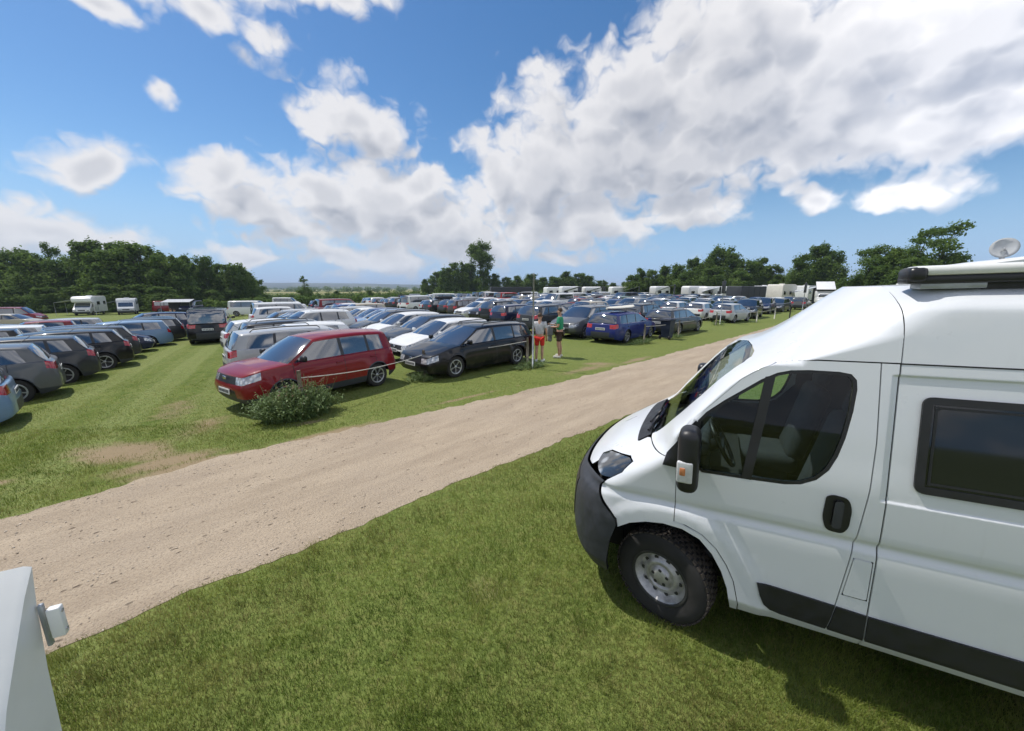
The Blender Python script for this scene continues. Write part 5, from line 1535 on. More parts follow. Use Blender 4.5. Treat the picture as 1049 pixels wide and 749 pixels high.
def leaf_cloud(r_, lobes, n, size, windy=0.0):
    vol = np.array([l[3]*l[4]*l[5] for l in lobes])**.72; vol /= vol.sum()
    V, T = [], []
    for l, pr in zip(lobes, vol):
        k = int(n*pr)
        if k < 3: continue
        d = r_.normal(size=(k, 3)); d /= np.linalg.norm(d, axis=1)[:, None]
        rad = np.clip(1-np.abs(r_.normal(0, .30, k)), .05, 1.0)*r_.uniform(.92, 1.18, k)
        bump_ = 1+.20*np.sin(d[:, 0]*5+l[0]*3)+.17*np.sin(d[:, 2]*7+l[1]*2)+.15*np.sin(d[:, 1]*9+l[2])
        p = d*(rad*bump_)[:, None]*np.array([l[3], l[4], l[5]])+np.array(l[:3])
        p[:, 0] += windy*(p[:, 2]-l[2])
        p[:, 2] = np.maximum(p[:, 2], gz(l[0])+.02 if abs(l[0]) > 12 else .02)
        sz = size*r_.uniform(.5, 1.5, k)
        nrm = d*.7+np.array([0, 0, .45])+r_.normal(0, .55, (k, 3)); nrm /= np.linalg.norm(nrm, axis=1)[:, None]
        up_ = r_.normal(size=(k, 3)); u = np.cross(nrm, up_); u /= np.linalg.norm(u, axis=1)[:, None]; w = np.cross(nrm, u)
        u *= sz[:, None]; w *= (sz*r_.uniform(.45, .85, k))[:, None]
        V.append(np.stack([p-u, p+w*.9, p+u, p-w*.9], 1))
        base = r_.uniform(.2, .75)
        T.append(np.clip(base+r_.normal(0, .16, k), 0, 1))
    V = np.concatenate(V).reshape(-1, 3); T = np.repeat(np.concatenate(T), 4)
    Fc = np.arange(len(V)).reshape(-1, 4)
    return np_mesh('crown', V, Fc, M['leaves'], False, {'tint': T})

def tree_proto(kind, seed):
    """unit tree: height 1 .. scaled when placed; returns (trunk mesh, crown mesh)"""
    r_ = np.random.default_rng(seed); H = 10.0
    mb = MB(); lobes = []
    if kind in ('round', 'bushy'):
        rd_ = kind == 'round'
        mb.tube([(0, 0, -.1), (.1, .05, H*.25), (.0, .1, H*.55), (.1, 0, H*.8)], [.24, .19, .12, .04], 8)
        lobes.append((0, 0, H*.45, 2.3, 2.3, H*.40))
        for k in range(34):
            a = r_.uniform(0, 6.28); z = r_.uniform(.08 if not rd_ else .16, .90); z = z if k > 5 else .9-.03*k
            sp_ = math.sqrt(max(.06, 1-((z-.42)/.56)**2)) if rd_ else (1.08-.85*z); q = r_.uniform(.45, 1)
            x, y = 2.9*q*sp_*math.cos(a), 2.9*q*sp_*math.sin(a); s = r_.uniform(.65, 1.35)*(1.15-.55*z)
            lobes.append((x, y, H*z, s, s, s*r_.uniform(.65, 1.1)))
            mb.tube([(0, .05, H*z*.62), (x*.5, y*.5, H*z*.85), (x*.9, y*.9, H*z)], [.07, .045, .015], 5)
        return mb.mesh('trunk', M['bark']), leaf_cloud(r_, lobes, 13000, .17)
    if kind == 'sparse':
        mb.tube([(0, 0, -.1), (.1, .05, H*.3), (-.1, .1, H*.65), (.1, 0, H*.97)], [.20, .16, .10, .02], 8)
        for k in range(26):
            a = r_.uniform(0, 6.28); q = r_.uniform(.3, 1); z = r_.uniform(.25, .98); sp_ = (1.0-abs(z-.5)*.95)
            x, y = 2.7*q*sp_*math.cos(a), 2.7*q*sp_*math.sin(a); s = r_.uniform(.40, .85)
            lobes.append((x, y, H*z, s, s, s*r_.uniform(.8, 1.3)))
            mb.tube([(0, .05, H*z*.75), (x*.6, y*.6, H*z*.92), (x, y, H*z)], [.055, .035, .012], 5)
        return mb.mesh('trunk', M['bark']), leaf_cloud(r_, lobes, 5200, .14)
    if kind == 'tall':            # bare stem, oval crown high up
        mb.tube([(0, 0, -.1), (.1, .0, H*.3), (.0, .1, H*.65), (.05, 0, H*.95)], [.16, .14, .09, .02], 8)
        lobes.append((0, 0, H*.72, 1.2, 1.2, H*.20))
        for k in range(34):
            a = r_.uniform(0, 6.28); q = r_.uniform(.1, 1)**.7; z = r_.uniform(.54, .97); sp_ = math.sqrt(max(.05, 1-((z-.70)/.31)**2))
            x, y = 2.1*q*sp_*math.cos(a), 2.1*q*sp_*math.sin(a); s = r_.uniform(.42, .80)
            lobes.append((x, y, H*z, s*1.15, s*1.15, s)); mb.tube([(0, .05, H*z*.8), (x, y, H*z)], [.05, .012], 5)
        return mb.mesh('trunk', M['bark']), leaf_cloud(r_, lobes, 8500, .12)
    if kind == 'wind':            # crown combed over by the west wind
        mb.tube([(0, 0, -.1), (.3, .0, H*.3), (.9, .1, H*.6), (1.9, 0, H*.9)], [.26, .2, .13, .03], 8)
        lobes.append((.4, 0, H*.42, 2.0, 1.8, H*.36))
        for k in range(32):
            z = r_.uniform(.10, .95); a = r_.uniform(0, 6.28); q = r_.uniform(0, 1)**.6
            x = -2.3+4.2*z+2.3*q*math.cos(a); y = 2.5*q*math.sin(a); s = r_.uniform(.75, 1.4)*(1.15-.55*z)
            lobes.append((x, y, H*z, s*1.3, s, s*.7)); mb.tube([(.5*z*2, .05, H*z*.7), (x, y, H*z)], [.06, .015], 5)
        return mb.mesh('trunk', M['bark']), leaf_cloud(r_, lobes, 13000, .15, .18)
    if kind == 'conical':
        mb.tube([(0, 0, -.1), (.05, .0, H*.5), (.0, .0, H*.98)], [.2, .12, .02], 8)
        lobes.append((0, 0, H*.35, 1.5, 1.5, H*.34))
        for k in range(34):
            z = r_.uniform(.06, .96); a = r_.uniform(0, 6.28); q = r_.uniform(.3, 1)**.6; w_ = 3.6*(1-z)**.75
            x, y = w_*q*math.cos(a), w_*q*math.sin(a); s = r_.uniform(.5, 1.0)*(1.15-.75*z)
            lobes.append((x, y, H*z, s, s, s*.8)); mb.tube([(0, 0, H*z*.9), (x, y, H*z)], [.05, .012], 5)
        return mb.mesh('trunk', M['bark']), leaf_cloud(r_, lobes, 8000, .14)
TP = {}
def tree(kind, px, top, Y, label, group, wide=1.0, name='tree', var=0):
    key = (kind, var % 3)
    if key not in TP: TP[key] = tree_proto(kind, 100+17*len(TP))
    tm, cm = TP[key]
    x = at_px(px, Y); h = z_px(px, top, Y)-gz(x); s = h/10.0
    root = empty(name, (x, Y, 0), random.uniform(0, 6.28) if kind != 'wind' else random.uniform(-.35, .35))
    for nm, me in (('trunk', tm), ('crown', cm)):
        o = bpy.data.objects.new(nm, me); C.objects.link(o); o.parent = root; o.scale = (s*wide, s*wide, s)
    tag(root, label, 'tree', group); return root
GW = 'trees of the wood on the left'
wood = [(q0, q1, q2+14) for q0, q1, q2 in [(-12, 254, 64), (2, 254, 70), (18, 251, 66), (34, 258, 62), (46, 262, 70), (60, 262, 63), (78, 258, 68), (98, 242, 66), (118, 250, 62), (130, 245, 68), (150, 246, 64), (166, 254, 68), (176, 258, 63), (190, 259, 67), (204, 266, 72), (224, 268, 78), (240, 268, 74), (254, 276, 78), (262, 284, 84)]]
for i, (px, top, Y) in enumerate(wood):
    tree(['round', 'bushy'][i % 2], px, top, Y, 'dark leafy tree, %s from the left in the wood behind the campers' % ordinary(i), GW, 1.12, var=i)
tree('sparse', 58, 247, 82, 'thin airy tree standing up above the wood on the left', GW, .9)
tree('sparse', 213, 263, 85, 'airy upright tree near the right end of the wood', GW, 1.0, var=1)
for i, (px, top, Y) in enumerate([(10, 292, 72), (45, 293, 70), (75, 292, 72), (110, 290, 70), (140, 290, 72), (165, 292, 71), (215, 296, 80)]):
    tree('bushy', px, top, Y, 'low shrubby tree at the foot of the wood, %s from the left' % ordinary(i), GW, 2.2, var=i)
tree('conical', 312, 281, 100, 'lone ragged tree standing by itself in front of the far hills', None, 1.05)
tree('bushy', 345, 297.5, 130, 'small round tree to the right of the lone ragged tree', None, 2.0)
tree('bushy', 378, 297, 140, 'small tree in the hedge line left of the copse', None, 2.0, var=1)
GC = 'trees of the copse and hedge line'
cop = [(436, 285, 150), (448, 277, 154), (458, 272, 150), (470, 266, 152), (482, 268, 156), (496, 274, 150), (508, 279, 152), (520, 283, 150), (530, 281, 156), (543, 279, 152), (556, 283, 150), (568, 282, 150), (580, 277, 154), (592, 279, 150), (603, 281, 152), (616, 286, 152), (628, 289, 156), (641, 288, 150)]
for i, (px, top, Y) in enumerate(cop):
    tree(['bushy', 'round'][i % 2], px, top, Y, 'dark tree, %s from the left in the copse behind the car park' % ordinary(i), GC, 1.15 if i < 8 else 1.5, var=i)
tree('tall', 492, 248.5, 152, 'single tall tree with a high oval crown rising above the copse', GC, 1.15)
GR = 'trees behind the caravans on the right'
rt = [(655, 273, 100, 'bushy', 1.0), (668, 275, 98, 'round', 1.0), (680, 270, 102, 'bushy', 1.0), (694, 268, 98, 'round', 1.1), (708, 262, 102, 'bushy', 1.0), (722, 262, 98, 'bushy', 1.1), (736, 248, 102, 'round', .95), (748, 256, 98, 'bushy', 1.0), (762, 263, 95, 'round', 1.1), (775, 262, 98, 'bushy', 1.1), (788, 270, 96, 'round', 1.1), (648, 280, 96, 'bushy', 1.4), (702, 276, 92, 'bushy', 1.6), (728, 272, 92, 'bushy', 1.6), (756, 276, 90, 'bushy', 1.7), (800, 280, 90, 'bushy', 1.8)]
for i, (px, top, Y, kd, w) in enumerate(rt):
    tree(kd, px, top, Y, 'green tree, %s from the left in the row behind the caravans' % ordinary(i), GR, w, var=i)
rt2 = [(816, 258, 84, 'bushy', .95, 'bushy green tree standing apart behind the alcove motorhome'), (834, 247, 86, 'bushy', 1.0, 'tallest of the three bushy trees behind the pickup camper'), (850, 253, 84, 'bushy', .9, 'bushy tree just left of the windswept group'),
       (884, 250, 60, 'wind', 1.0, 'windswept tree at the left of the big group above the van roof'), (905, 245, 58, 'wind', 1.0, 'windswept tree in the middle of the group above the van roof'), (925, 240, 60, 'wind', 1.0, 'windswept tree in the group, second from its right end'),
       (952, 226, 60, 'wind', 1.0, 'tallest windswept tree leaning out to the right above the van roof'), (930, 262, 54, 'bushy', 1.6, 'low bushy tree right behind the van roof'), (1060, 246, 50, 'wind', 1.0, 'tree at the right edge of the picture above the motorhome roof'), (1010, 285, 60, 'bushy', 2.2, 'low bush behind the motorhome with the dish')]
for i, (px, top, Y, kd, w, lb) in enumerate(rt2): tree(kd, px, top, Y, lb, GR, w, var=i)

def hedge(name, px0, px1, Y0, Y1, h, wdt, n, label, seed, size=.22):
    r_ = np.random.default_rng(seed); a, c = Vector((at_px(px0, Y0), Y0, 0)), Vector((at_px(px1, Y1), Y1, 0)); L = (c-a).length; lobes = []
    k = int(L/1.6)
    for i in range(k):
        p = a.lerp(c, (i+.5)/k); hh = h*r_.uniform(.85, 1.2); lobes.append((p.x+r_.normal(0, .3), p.y+r_.normal(0, .3), hh*.5+gz(p.x), 1.3, wdt*.6, hh*.55))
    me = leaf_cloud(r_, lobes, n, size); me.name = name
    o = link(bpy.data.objects.new(name, me)); tag(o, label, 'hedge'); return o
hedge('hedge', 262, 560, 82, 118, 1.75, 3.0, 20000, 'long dark green hedge behind the car park, left of the copse', 5)
hedge('hedge', 186, 268, 72, 86, 1.5, 3.0, 8000, 'light green hedge at the right foot of the wood', 6)
hedge('hedge', 270, 440, 150, 165, 2.2, 3.0, 7000, 'farther hedge beyond the fields left of the copse', 8, .3)
# far woods and hedgerows, one mass
r_ = np.random.default_rng(12); lobes = []
for (px0, px1, Y, h) in [(262, 470, 520, 5), (290, 520, 800, 7), (240, 420, 1200, 8), (520, 680, 420, 7), (560, 660, 700, 9), (-60, 240, 420, 8), (660, 1000, 500, 9)]:
    k = int((px1-px0)*Y/387/9)
    for i in range(k):
        if r_.uniform() < .22: continue
        px = px0+(px1-px0)*(i+r_.uniform())/k; hh = h*r_.uniform(.5, 1.35)
        lobes.append((at_px(px, Y), Y+r_.normal(0, 8), hh*.45+gz(at_px(px, Y)), 6.5, 5, hh*.6))
o = link(bpy.data.objects.new('far_woods', leaf_cloud(r_, lobes, 26000, 1.1))); tag(o, 'far hedgerows and woods on the plain', None, None, 'stuff')

# ------------------------------------------------------------------ hills
m, t, b = new_mat('hill_land')
P = t.node('ShaderNodeNewGeometry').outputs['Position']
nf = t.noise(t.scaled(P, (.0022, .0022, .004)), 1.0, 4, .6); nv = t.voro(t.scaled(P, (.004, .0025, .003)), 1.0, 'F1', 'Color')
sc_ = t.node('ShaderNodeSeparateColor'); t.put(sc_.inputs[0], nv)
c1 = t.mix(t.ramp(sc_.outputs[0], .55, .75), (0.028, 0.050, 0.018), (0.13, 0.135, 0.045)); c1 = t.mix(t.ramp(nf, .45, .6), (0.020, 0.036, 0.014), c1)
t.put(b.inputs['Base Color'], c1); b.inputs['Roughness'].default_value = 1.0; b.inputs['Specular IOR Level'].default_value = 0.0
xs = np.linspace(-7000, 7000, 240); ys = np.linspace(2200, 5200, 26); X, Y = np.meshgrid(xs, ys)
px_ = X/Y*387+524
hmax = 14+34*np.exp(-((px_-330)/170)**2)+22*np.exp(-((px_-560)/90)**2)+20*np.exp(-((px_-60)/200)**2)+16*np.exp(-((px_-900)/250)**2)
Z = hmax*np.sin(np.clip((Y-2200)/2300, 0, 1)*np.pi*.5)**2*(0.8+.35*vnoise(X, Y, .0011, 3)+.2*vnoise(X, Y, .004, 4))-3
V = np.stack([X.ravel(), Y.ravel(), Z.ravel()], 1); nx = len(xs); i = np.arange(len(ys)-1)[:, None]*nx+np.arange(nx-1)[None]
Fc = np.stack([i, i+1, i+nx+1, i+nx], -1).reshape(-1, 4)
o = link(bpy.data.objects.new('hills', np_mesh('hills', V, Fc, m, True))); tag(o, 'low blue hills on the horizon', None, None, 'structure')

# ------------------------------------------------------------------ campers, caravans, awnings
def motorhome(x, y, head, label, col='white', L=6.4, W=2.2, H=2.95, alcove=True, awning=False, group='campers around the field', low=False):
    root = empty('motorhome', (x, y, 0), math.pi/2-R(head)); tag(root, label, 'motorhome', group); mt = M[col]
    mb = MB(); prof = [(-L/2, .45), (-L/2, H-.25), (-L/2+.12, H-.06), (-L/2+.4, H)]
    if alcove: prof += [(L/2-1.5, H+.02), (L/2-.85, H-.08), (L/2-.55, H-.38), (L/2-.55, H-.75), (L/2-.75, H-.92), (L/2-1.55, H-.98), (L/2-1.65, .45)]
    else: prof += [(L/2-2.2, H), (L/2-1.75, H-.18), (L/2-1.45, H-.65), (L/2-1.5, .45)]
    def prism(prof, w, mat=0, y0=0, bev=.06):
        k = len(prof); vs = []
        for yy, ins in ((-w/2, .05), (-w/2+bev, 0), (w/2-bev, 0), (w/2, .05)):
            cx = sum(p[0] for p in prof)/k; cz = sum(p[1] for p in prof)/k
            vs += [(p[0]+(cx-p[0])*ins*.35, y0+yy, p[1]+(cz-p[1])*ins*.6) for p in prof]
        fs = [tuple(range(k)), tuple(3*k+i for i in reversed(range(k)))]
        for r__ in range(3):
            for i in range(k): fs.append((r__*k+i, r__*k+(i+1) % k, (r__+1)*k+(i+1) % k, (r__+1)*k+i)[::-1])
        mb.add(vs, fs, mat)
    prism(prof, W); mb.bbox((-.6, 0, H+.06), (.7, .6, .14), .04); mb.build('body', mt, root, 35)
    mb = MB(); prism([(L/2-1.7, .40), (L/2-1.7, 1.95), (L/2-1.15, 1.95), (L/2-.55, 1.25), (L/2-.05, 1.02), (L/2, .70), (L/2, .40)], W-.28); mb.build('cab', mt, root, 35)
    mb = MB(); dx = .03
    mb.add([(L/2-1.12+dx, -W/2+.28, 1.90), (L/2-.57+dx, -W/2+.24, 1.28), (L/2-.57+dx, W/2-.24, 1.28), (L/2-1.12+dx, W/2-.28, 1.90)], [(0, 1, 2, 3)]); mb.build('windscreen', M['glass'], root)
    for sg in (1, -1):
        mb = MB(); yy = sg*(W/2-.13)
        mb.add([(L/2-1.62, yy, 1.30), (L/2-.72, yy, 1.28), (L/2-1.18, yy, 1.84), (L/2-1.62, yy, 1.84)], [(0, 1, 2, 3) if sg < 0 else (3, 2, 1, 0)]); mb.build('cab_window', M['glass'], root)
        for xx, ww in ((-L/2+1.0, .9), (.1, 1.1)):
            mb = MB(); mb.bbox((xx, sg*(W/2+.012), 1.85), (ww, .03, .55), .012); mb.build('window', M['acrylic'], root)
        mb = MB(); mb.bbox((L/2+.005, sg*(W/2-.38), .80), (.05, .30, .20), .02); mb.build('headlight', M['headlight'], root)
    mb = MB(); mb.bbox((L/2+.01, 0, .52), (.10, W-.3, .26), .04); mb.bbox((L/2-.0, 0, .82), (.06, .8, .16), .02); mb.build('bumper', M['plastic'], root)
    mb = MB(); mb.box((-.15, 0, .38), (L-.9, W-.5, .25)); mb.build('underbody', M['under'], root)
    for xx in (L/2-.95, -L/2+1.55):
        for sg in (1, -1):
            o = bpy.data.objects.new('wheel', proto('van')['mid_wheel']); C.objects.link(o); o.parent = root; o.location = (xx, sg*(W/2-.16), .335); o.scale = (1, sg, 1)
    if awning:
        sg = awning; mb = MB(); y0, y1 = sg*W/2, sg*(W/2+2.4)
        q = [(-L/2+.9, y0, H-.35), (L/2-2.0, y0, H-.35), (L/2-2.0, y1, H-.95), (-L/2+.9, y1, H-.95)]
        mb.add(q+[(p[0], p[1], p[2]-.03) for p in q], [(0, 1, 2, 3), (7, 6, 5, 4), (0, 4, 5, 1), (1, 5, 6, 2), (2, 6, 7, 3), (3, 7, 4, 0)]); aw_ = mb.build('awning', M['fabric_grey'], root)
        for xx in (-L/2+.95, L/2-2.05):
            mb = MB(); mb.tube([(xx, y1, 0), (xx, y1, H-.97)], .025, 6); mb.build('awning_leg', M['galv'], aw_)
    return root
def caravan(x, y, head, label, L=5.0, W=2.2, H=2.55, col='white', group='campers around the field'):
    root = empty('caravan', (x, y, 0), math.pi/2-R(head)); tag(root, label, 'caravan', group)
    mb = MB(); mb.bbox((0, 0, H/2+.22), (L, W, H-.42), .42, seg=5); mb.build('body', M[col], root)
    for sg in (1, -1):
        for xx in (-L/2+1.1, L/2-1.3):
            mb = MB(); mb.bbox((xx, sg*(W/2+.01), 1.65), (1.1, .03, .6), .012); mb.build('window', M['acrylic'], root)
        o = bpy.data.objects.new('wheel', proto('van')['mid_wheel']); C.objects.link(o); o.parent = root; o.location = (-.2, sg*(W/2-.14), .335); o.scale = (1, sg, 1)
    mb = MB(); mb.bbox((L/2+.01, 0, 1.6), (.04, 1.6, .6), .015); mb.build('window', M['acrylic'], root)
    mb = MB(); mb.tube([(L/2-.1, .5, .45), (L/2+1.1, 0, .48)], .04, 6); mb.tube([(L/2-.1, -.5, .45), (L/2+1.1, 0, .48)], .04, 6); mb.tube([(L/2+.95, 0, 0), (L/2+.95, 0, .5)], .03, 6); mb.build('drawbar', M['galv'], root)
    return root
def box_trailer(x, y, head, label, L=4.6, W=2.1, H=2.7, mat='canvas_dark'):
    root = empty('tarpaulin_trailer', (x, y, 0), math.pi/2-R(head)); tag(root, label, 'trailer')
    mb = MB(); mb.bbox((0, 0, H/2+.35), (L, W, H-.7), .10, seg=3)
    for k in range(5): mb.bbox((-L/2+.3+k*(L-.6)/4, 0, H/2+.35), (.06, W+.05, H-.66), .02)
    mb.build('tarpaulin', M[mat], root); mb = MB(); mb.box((0, 0, .60), (L+.1, W+.02, .14)); mb.tube([(L/2, 0, .55), (L/2+1.3, 0, .5)], .05, 6); mb.tube([(L/2+1.2, 0, 0), (L/2+1.2, 0, .5)], .03, 6); mb.build('chassis', M['galv'], root)
    for xx in (-.5, .4):
        for sg in (1, -1):
            o = bpy.data.objects.new('wheel', proto('van')['mid_wheel']); C.objects.link(o); o.parent = root; o.location = (xx, sg*(W/2-.14), .335); o.scale = (1, sg, 1)
    return root
def side_awning(x, y, head, label, L=4.0, D=2.6, z0=2.5, z1=1.75):
    root = empty('awning', (x, y, 0), math.pi/2-R(head)); tag(root, label, 'awning', 'awnings among the campers')
    q = [(-L/2, 0, z0), (L/2, 0, z0), (L/2+.1, D, z1), (-L/2-.1, D, z1)]; mb = MB()
    mb.add(q+[(p[0], p[1], p[2]-.03) for p in q], [(0, 1, 2, 3), (7, 6, 5, 4), (0, 4, 5, 1), (1, 5, 6, 2), (2, 6, 7, 3), (3, 7, 4, 0)]); mb.build('roof_sheet', M['fabric_grey'], root)
    for p in q:
        mb = MB(); mb.tube([(p[0], p[1], 0), (p[0], p[1], p[2]-.02)], .025, 6); mb.build('leg', M['galv'], root)
    mb = MB(); mb.add([(-L/2, 0.01, .1), (L/2, .01, .1), (L/2, .01, z0-.04), (-L/2, .01, z0-.04), (-L/2, .05, .1), (L/2, .05, .1), (L/2, .05, z0-.04), (-L/2, .05, z0-.04)], [(0, 1, 2, 3), (7, 6, 5, 4)]); mb.build('back_wall', M['fabric_dark'], root)
    return root
def place(px, Y): return at_px(px, Y), Y
x, y = place(88, 62); clear_cars(x, y, 4); motorhome(x, y, 150, 'white motorhome with its awning out, before the wood on the left', awning=-1)
x, y = place(127, 62); clear_cars(x, y, 4); motorhome(x, y, 140, 'grey-white camper with an awning, second camper from the left before the wood', col='fabric_grey', L=5.6, H=2.5, alcove=False, awning=-1)
x, y = place(193, 64); put_car('van', x, y, 160, 'dark blue', 'dark blue van under a grey awning at the far end of the mown lane', 'campers around the field', 2)
side_awning(x-1.0, y-.6, 250, 'grey awning beside the dark blue van at the end of the mown lane', 3.6, 2.3, 2.2, 1.8)
x, y = place(173, 66); put_car('van', x, y, 60, 'red', 'red van behind the end of the left row, by the dark blue van', 'campers around the field', 2)
x, y = place(28, 46); clear_cars(x, y, 3.0); put_car('van', x, y, 75, 'red', 'red van at the far left, second from the edge', 'campers around the field', 2)
x, y = place(6, 44); clear_cars(x, y, 3.0); put_car('van', x, y, 60, 'red', 'red van at the far left edge of the picture', 'campers around the field', 2)
x, y = place(6, 37); clear_cars(x, y, 2.4); put_car('hatchback', x, y, 70, 'beige', 'beige car before the red vans at the left edge', GL, 2)
# right-hand side of the car park
for (px, Y, hd, lb, L, H) in [(583, 100, 70, 'white caravan left of the awnings in the far camper row', 5.2, 3.0), (606, 96, 80, 'white caravan between two grey awnings in the far camper row', 4.5, 2.9), (711, 84, 60, 'white caravan with a dark window under the right-hand trees', 6.0, 3.0), (745, 88, 75, 'white caravan half hidden behind the second tall pole', 5.5, 2.95)]:
    x, y = place(px, Y); clear_cars(x, y, 4.2); caravan(x, y, hd, lb, L, 2.3, H)
for (px, Y, hd, lb, L, z0, z1) in [(594, 93, 20, 'grey sloping awning, leftmost of the awnings under the tree line', 5, 2.9, 1.9), (619, 90, 20, 'grey sloping awning, second of the awnings from the left', 5, 2.9, 1.9), (655, 90, 20, 'wide grey awning, third of the awnings from the left', 7.5, 2.9, 2.0), (691, 80, 25, 'big grey awning leaning from the white caravan under the trees', 6.5, 3.3, 1.9)]:
    x, y = place(px, Y); clear_cars(x, y, 3.6); side_awning(x, y, hd, lb, L, 3.4, z0, z1)
for (px, Y, hd, lb, L, H) in [(566, 104, 60, 'white caravan, leftmost of the far camper row under the hedge line', 4.8, 2.8), (634, 98, 75, 'white caravan beside the wide grey awning in the far camper row', 5.0, 2.9), (676, 92, 60, 'white caravan left of the big grey awning under the trees', 5.0, 3.0), (728, 80, 65, 'white caravan just left of the second tall pole', 5.0, 2.9)]:
    x, y = place(px, Y); clear_cars(x, y, 3.6); caravan(x, y, hd, lb, L, 2.3, H)
for (px, Y, hd, lb) in [(784, 74, 50, 'white motorhome between the dark trailer and the cream motorhome'), (826, 70, 50, 'white motorhome between the cream motorhome and the white pickup')]:
    x, y = place(px, Y); clear_cars(x, y, 4); motorhome(x, y, hd, lb, H=3.0, L=6.2)
for (px, Y, hd, lb, L, z0, z1) in [(738, 76, 25, 'grey awning left of the dark trailer under the right-hand trees', 4.5, 2.9, 1.9), (836, 62, 30, 'grey awning behind the white pickup with the raised roof', 4.5, 2.8, 1.9)]:
    x, y = place(px, Y); clear_cars(x, y, 3.2); side_awning(x, y, hd, lb, L, 3.2, z0, z1)
x, y = place(802, 62); clear_cars(x, y, 4.5); motorhome(x, y, 52, 'cream motorhome with a big sleeping alcove behind the third tall pole', col='offwhite', L=7.0, H=3.15)
x, y = place(765, 58); clear_cars(x, y, 4); box_trailer(x, y, 60, 'big dark tarpaulin trailer just right of the second tall pole', 6.6, 2.3, 2.85)
x, y = place(523, 80); clear_cars(x, y, 4.5); box_trailer(x, y, 80, 'long dark tarpaulin trailer in the far rows left of the tall pole', 8.5, 2.3, 2.8)
for (px, Y, hd, lb, g) in [(430, 47, 40, 'white minibus with a row of side windows, beyond the long dark estate car', 0), (458, 62, 75, 'white panel van behind the white minibus in the far rows', 0), (497, 76, 190, 'white van with its front towards us left of the dark tarpaulin trailer', 0), (592, 58, 55, 'white van with a long roof in the rows below the awnings', 0), (255, 50, 75, 'white minibus at the far end of the line along the mown lane', 0), (292, 78, 80, 'white van standing alone below the lone ragged tree', 0), (640, 62, 240, 'dark blue van with red side stripe in the rows below the awnings', 1)]:
    x, y = place(px, Y); clear_cars(x, y, 3.3); put_car('van', x, y, hd, 'dark blue' if g else 'white', lb, 'vans among the parked cars', 1 if Y < 66 else 2)
# pickup with a raised camper roof
x, y = place(846, 53); clear_cars(x, y, 4.5)
root = empty('camper_pickup', (x, y, 0), math.pi/2-R(215)); tag(root, 'white pickup with a raised camper roof right of the third tall pole', 'pickup')
mb = MB(); mb.bbox((1.9, 0, .85), (1.5, 1.8, .55), .12, seg=3); mb.bbox((.55, 0, .95), (1.9, 1.84, .8), .08); mb.bbox((.55, 0, 1.55), (1.5, 1.62, .62), .18, seg=3, mat=0); mb.bbox((-1.4, 0, .98), (2.4, 1.86, .75), .06); mb.build('body', M['white'], root)
mb = MB(); mb.bbox((1.18, 0, 1.55), (.32, 1.45, .44), .05); mb.build('windscreen', M['glass'], root)
mb = MB(); mb.bbox((-1.1, 0, 1.75), (2.9, 1.95, .85), .08); mb.build('camper_box', M['white'], root)
mb = MB(); q = [(-2.5, -.95, 2.2), (.7, -.95, 2.2), (.9, -.95, 2.35), (-2.5, -.95, 3.35)]; mb.add(q+[(p[0], .95, p[2]) for p in q], [(0, 1, 2, 3), (7, 6, 5, 4), (0, 3, 7, 4)]); mb.build('tent_sides', M['fabric_dark'], root)
mb = MB(); Mx = Matrix.Rotation(math.atan2(1.0, 3.4), 3, 'Y'); mb.bbox((-.8, 0, 2.92), (3.7, 2.05, .12), .04, rot=Mx); mb.build('raised_roof', M['white'], root)
for xx in (1.75, -1.6):
    for sg in (1, -1):
        o = bpy.data.objects.new('wheel', proto('van')['mid_wheel']); C.objects.link(o); o.parent = root; o.location = (xx, sg*.80, .335); o.scale = (1, sg, 1)
# motorhome standing beyond the white van, with antenna and dish
mh = motorhome(*(Vector((6.05, 6.1, 0))+Vector((.88, -.474, 0))*3.6+Vector((.474, .88, 0))*1.1).xy, -61.7, 'white motorhome beyond the van, only its rounded roof and antenna showing', L=7.0, W=2.25, H=3.05, alcove=True, group=None)
mb = MB(); mb.bbox((-.5, .55, 3.15), (4.0, .05, .05), .02); mb.bbox((-.5, -.55, 3.15), (4.0, .05, .05), .02); mb.build('roof_rail', M['galv'], mh)
mb = MB(); mb.tube([(.1, .95, 3.05), (.1, .95, 3.27)], .012, 6); mb.build('antenna', M['black'], mh)
mb = MB(); mb.bbox((-1.4, .1, 3.16), (1.8, .9, .14), .06); mb.build('roof_light', M['white'], mh)
mb = MB(); mb.tube([(0, 0, 0), (0, 0, .18)], .03, 8)
dsh = [(.0, -.03), (.06, -.025), (.11, -.008), (.155, .02), (.157, .026), (.11, .0), (.0, -.02)]
pr = MB(); pr.lathe(dsh, 24, 'X'); vs = [Matrix.Rotation(R(-6), 3, 'Y') @ Vector(p) + Vector((0, 0, .22)) for p in pr.v]; mb.add(vs, pr.f, 0, True); mb.tube([(0, 0, .12), (0, 0, .22), (.16, 0, .20)], .012, 6)
o = mb.build('satellite_dish', M['fabric_grey'], None); 
zz = 3.03; dd = direc(1028, 258); Yd = 6.35; o.location = (dd.x/dd.y*Yd, Yd, zz-.02); o.rotation_euler = (0, 0, R(-143)); tag(o, 'small round satellite dish on the motorhome roof beyond the van', 'satellite dish')

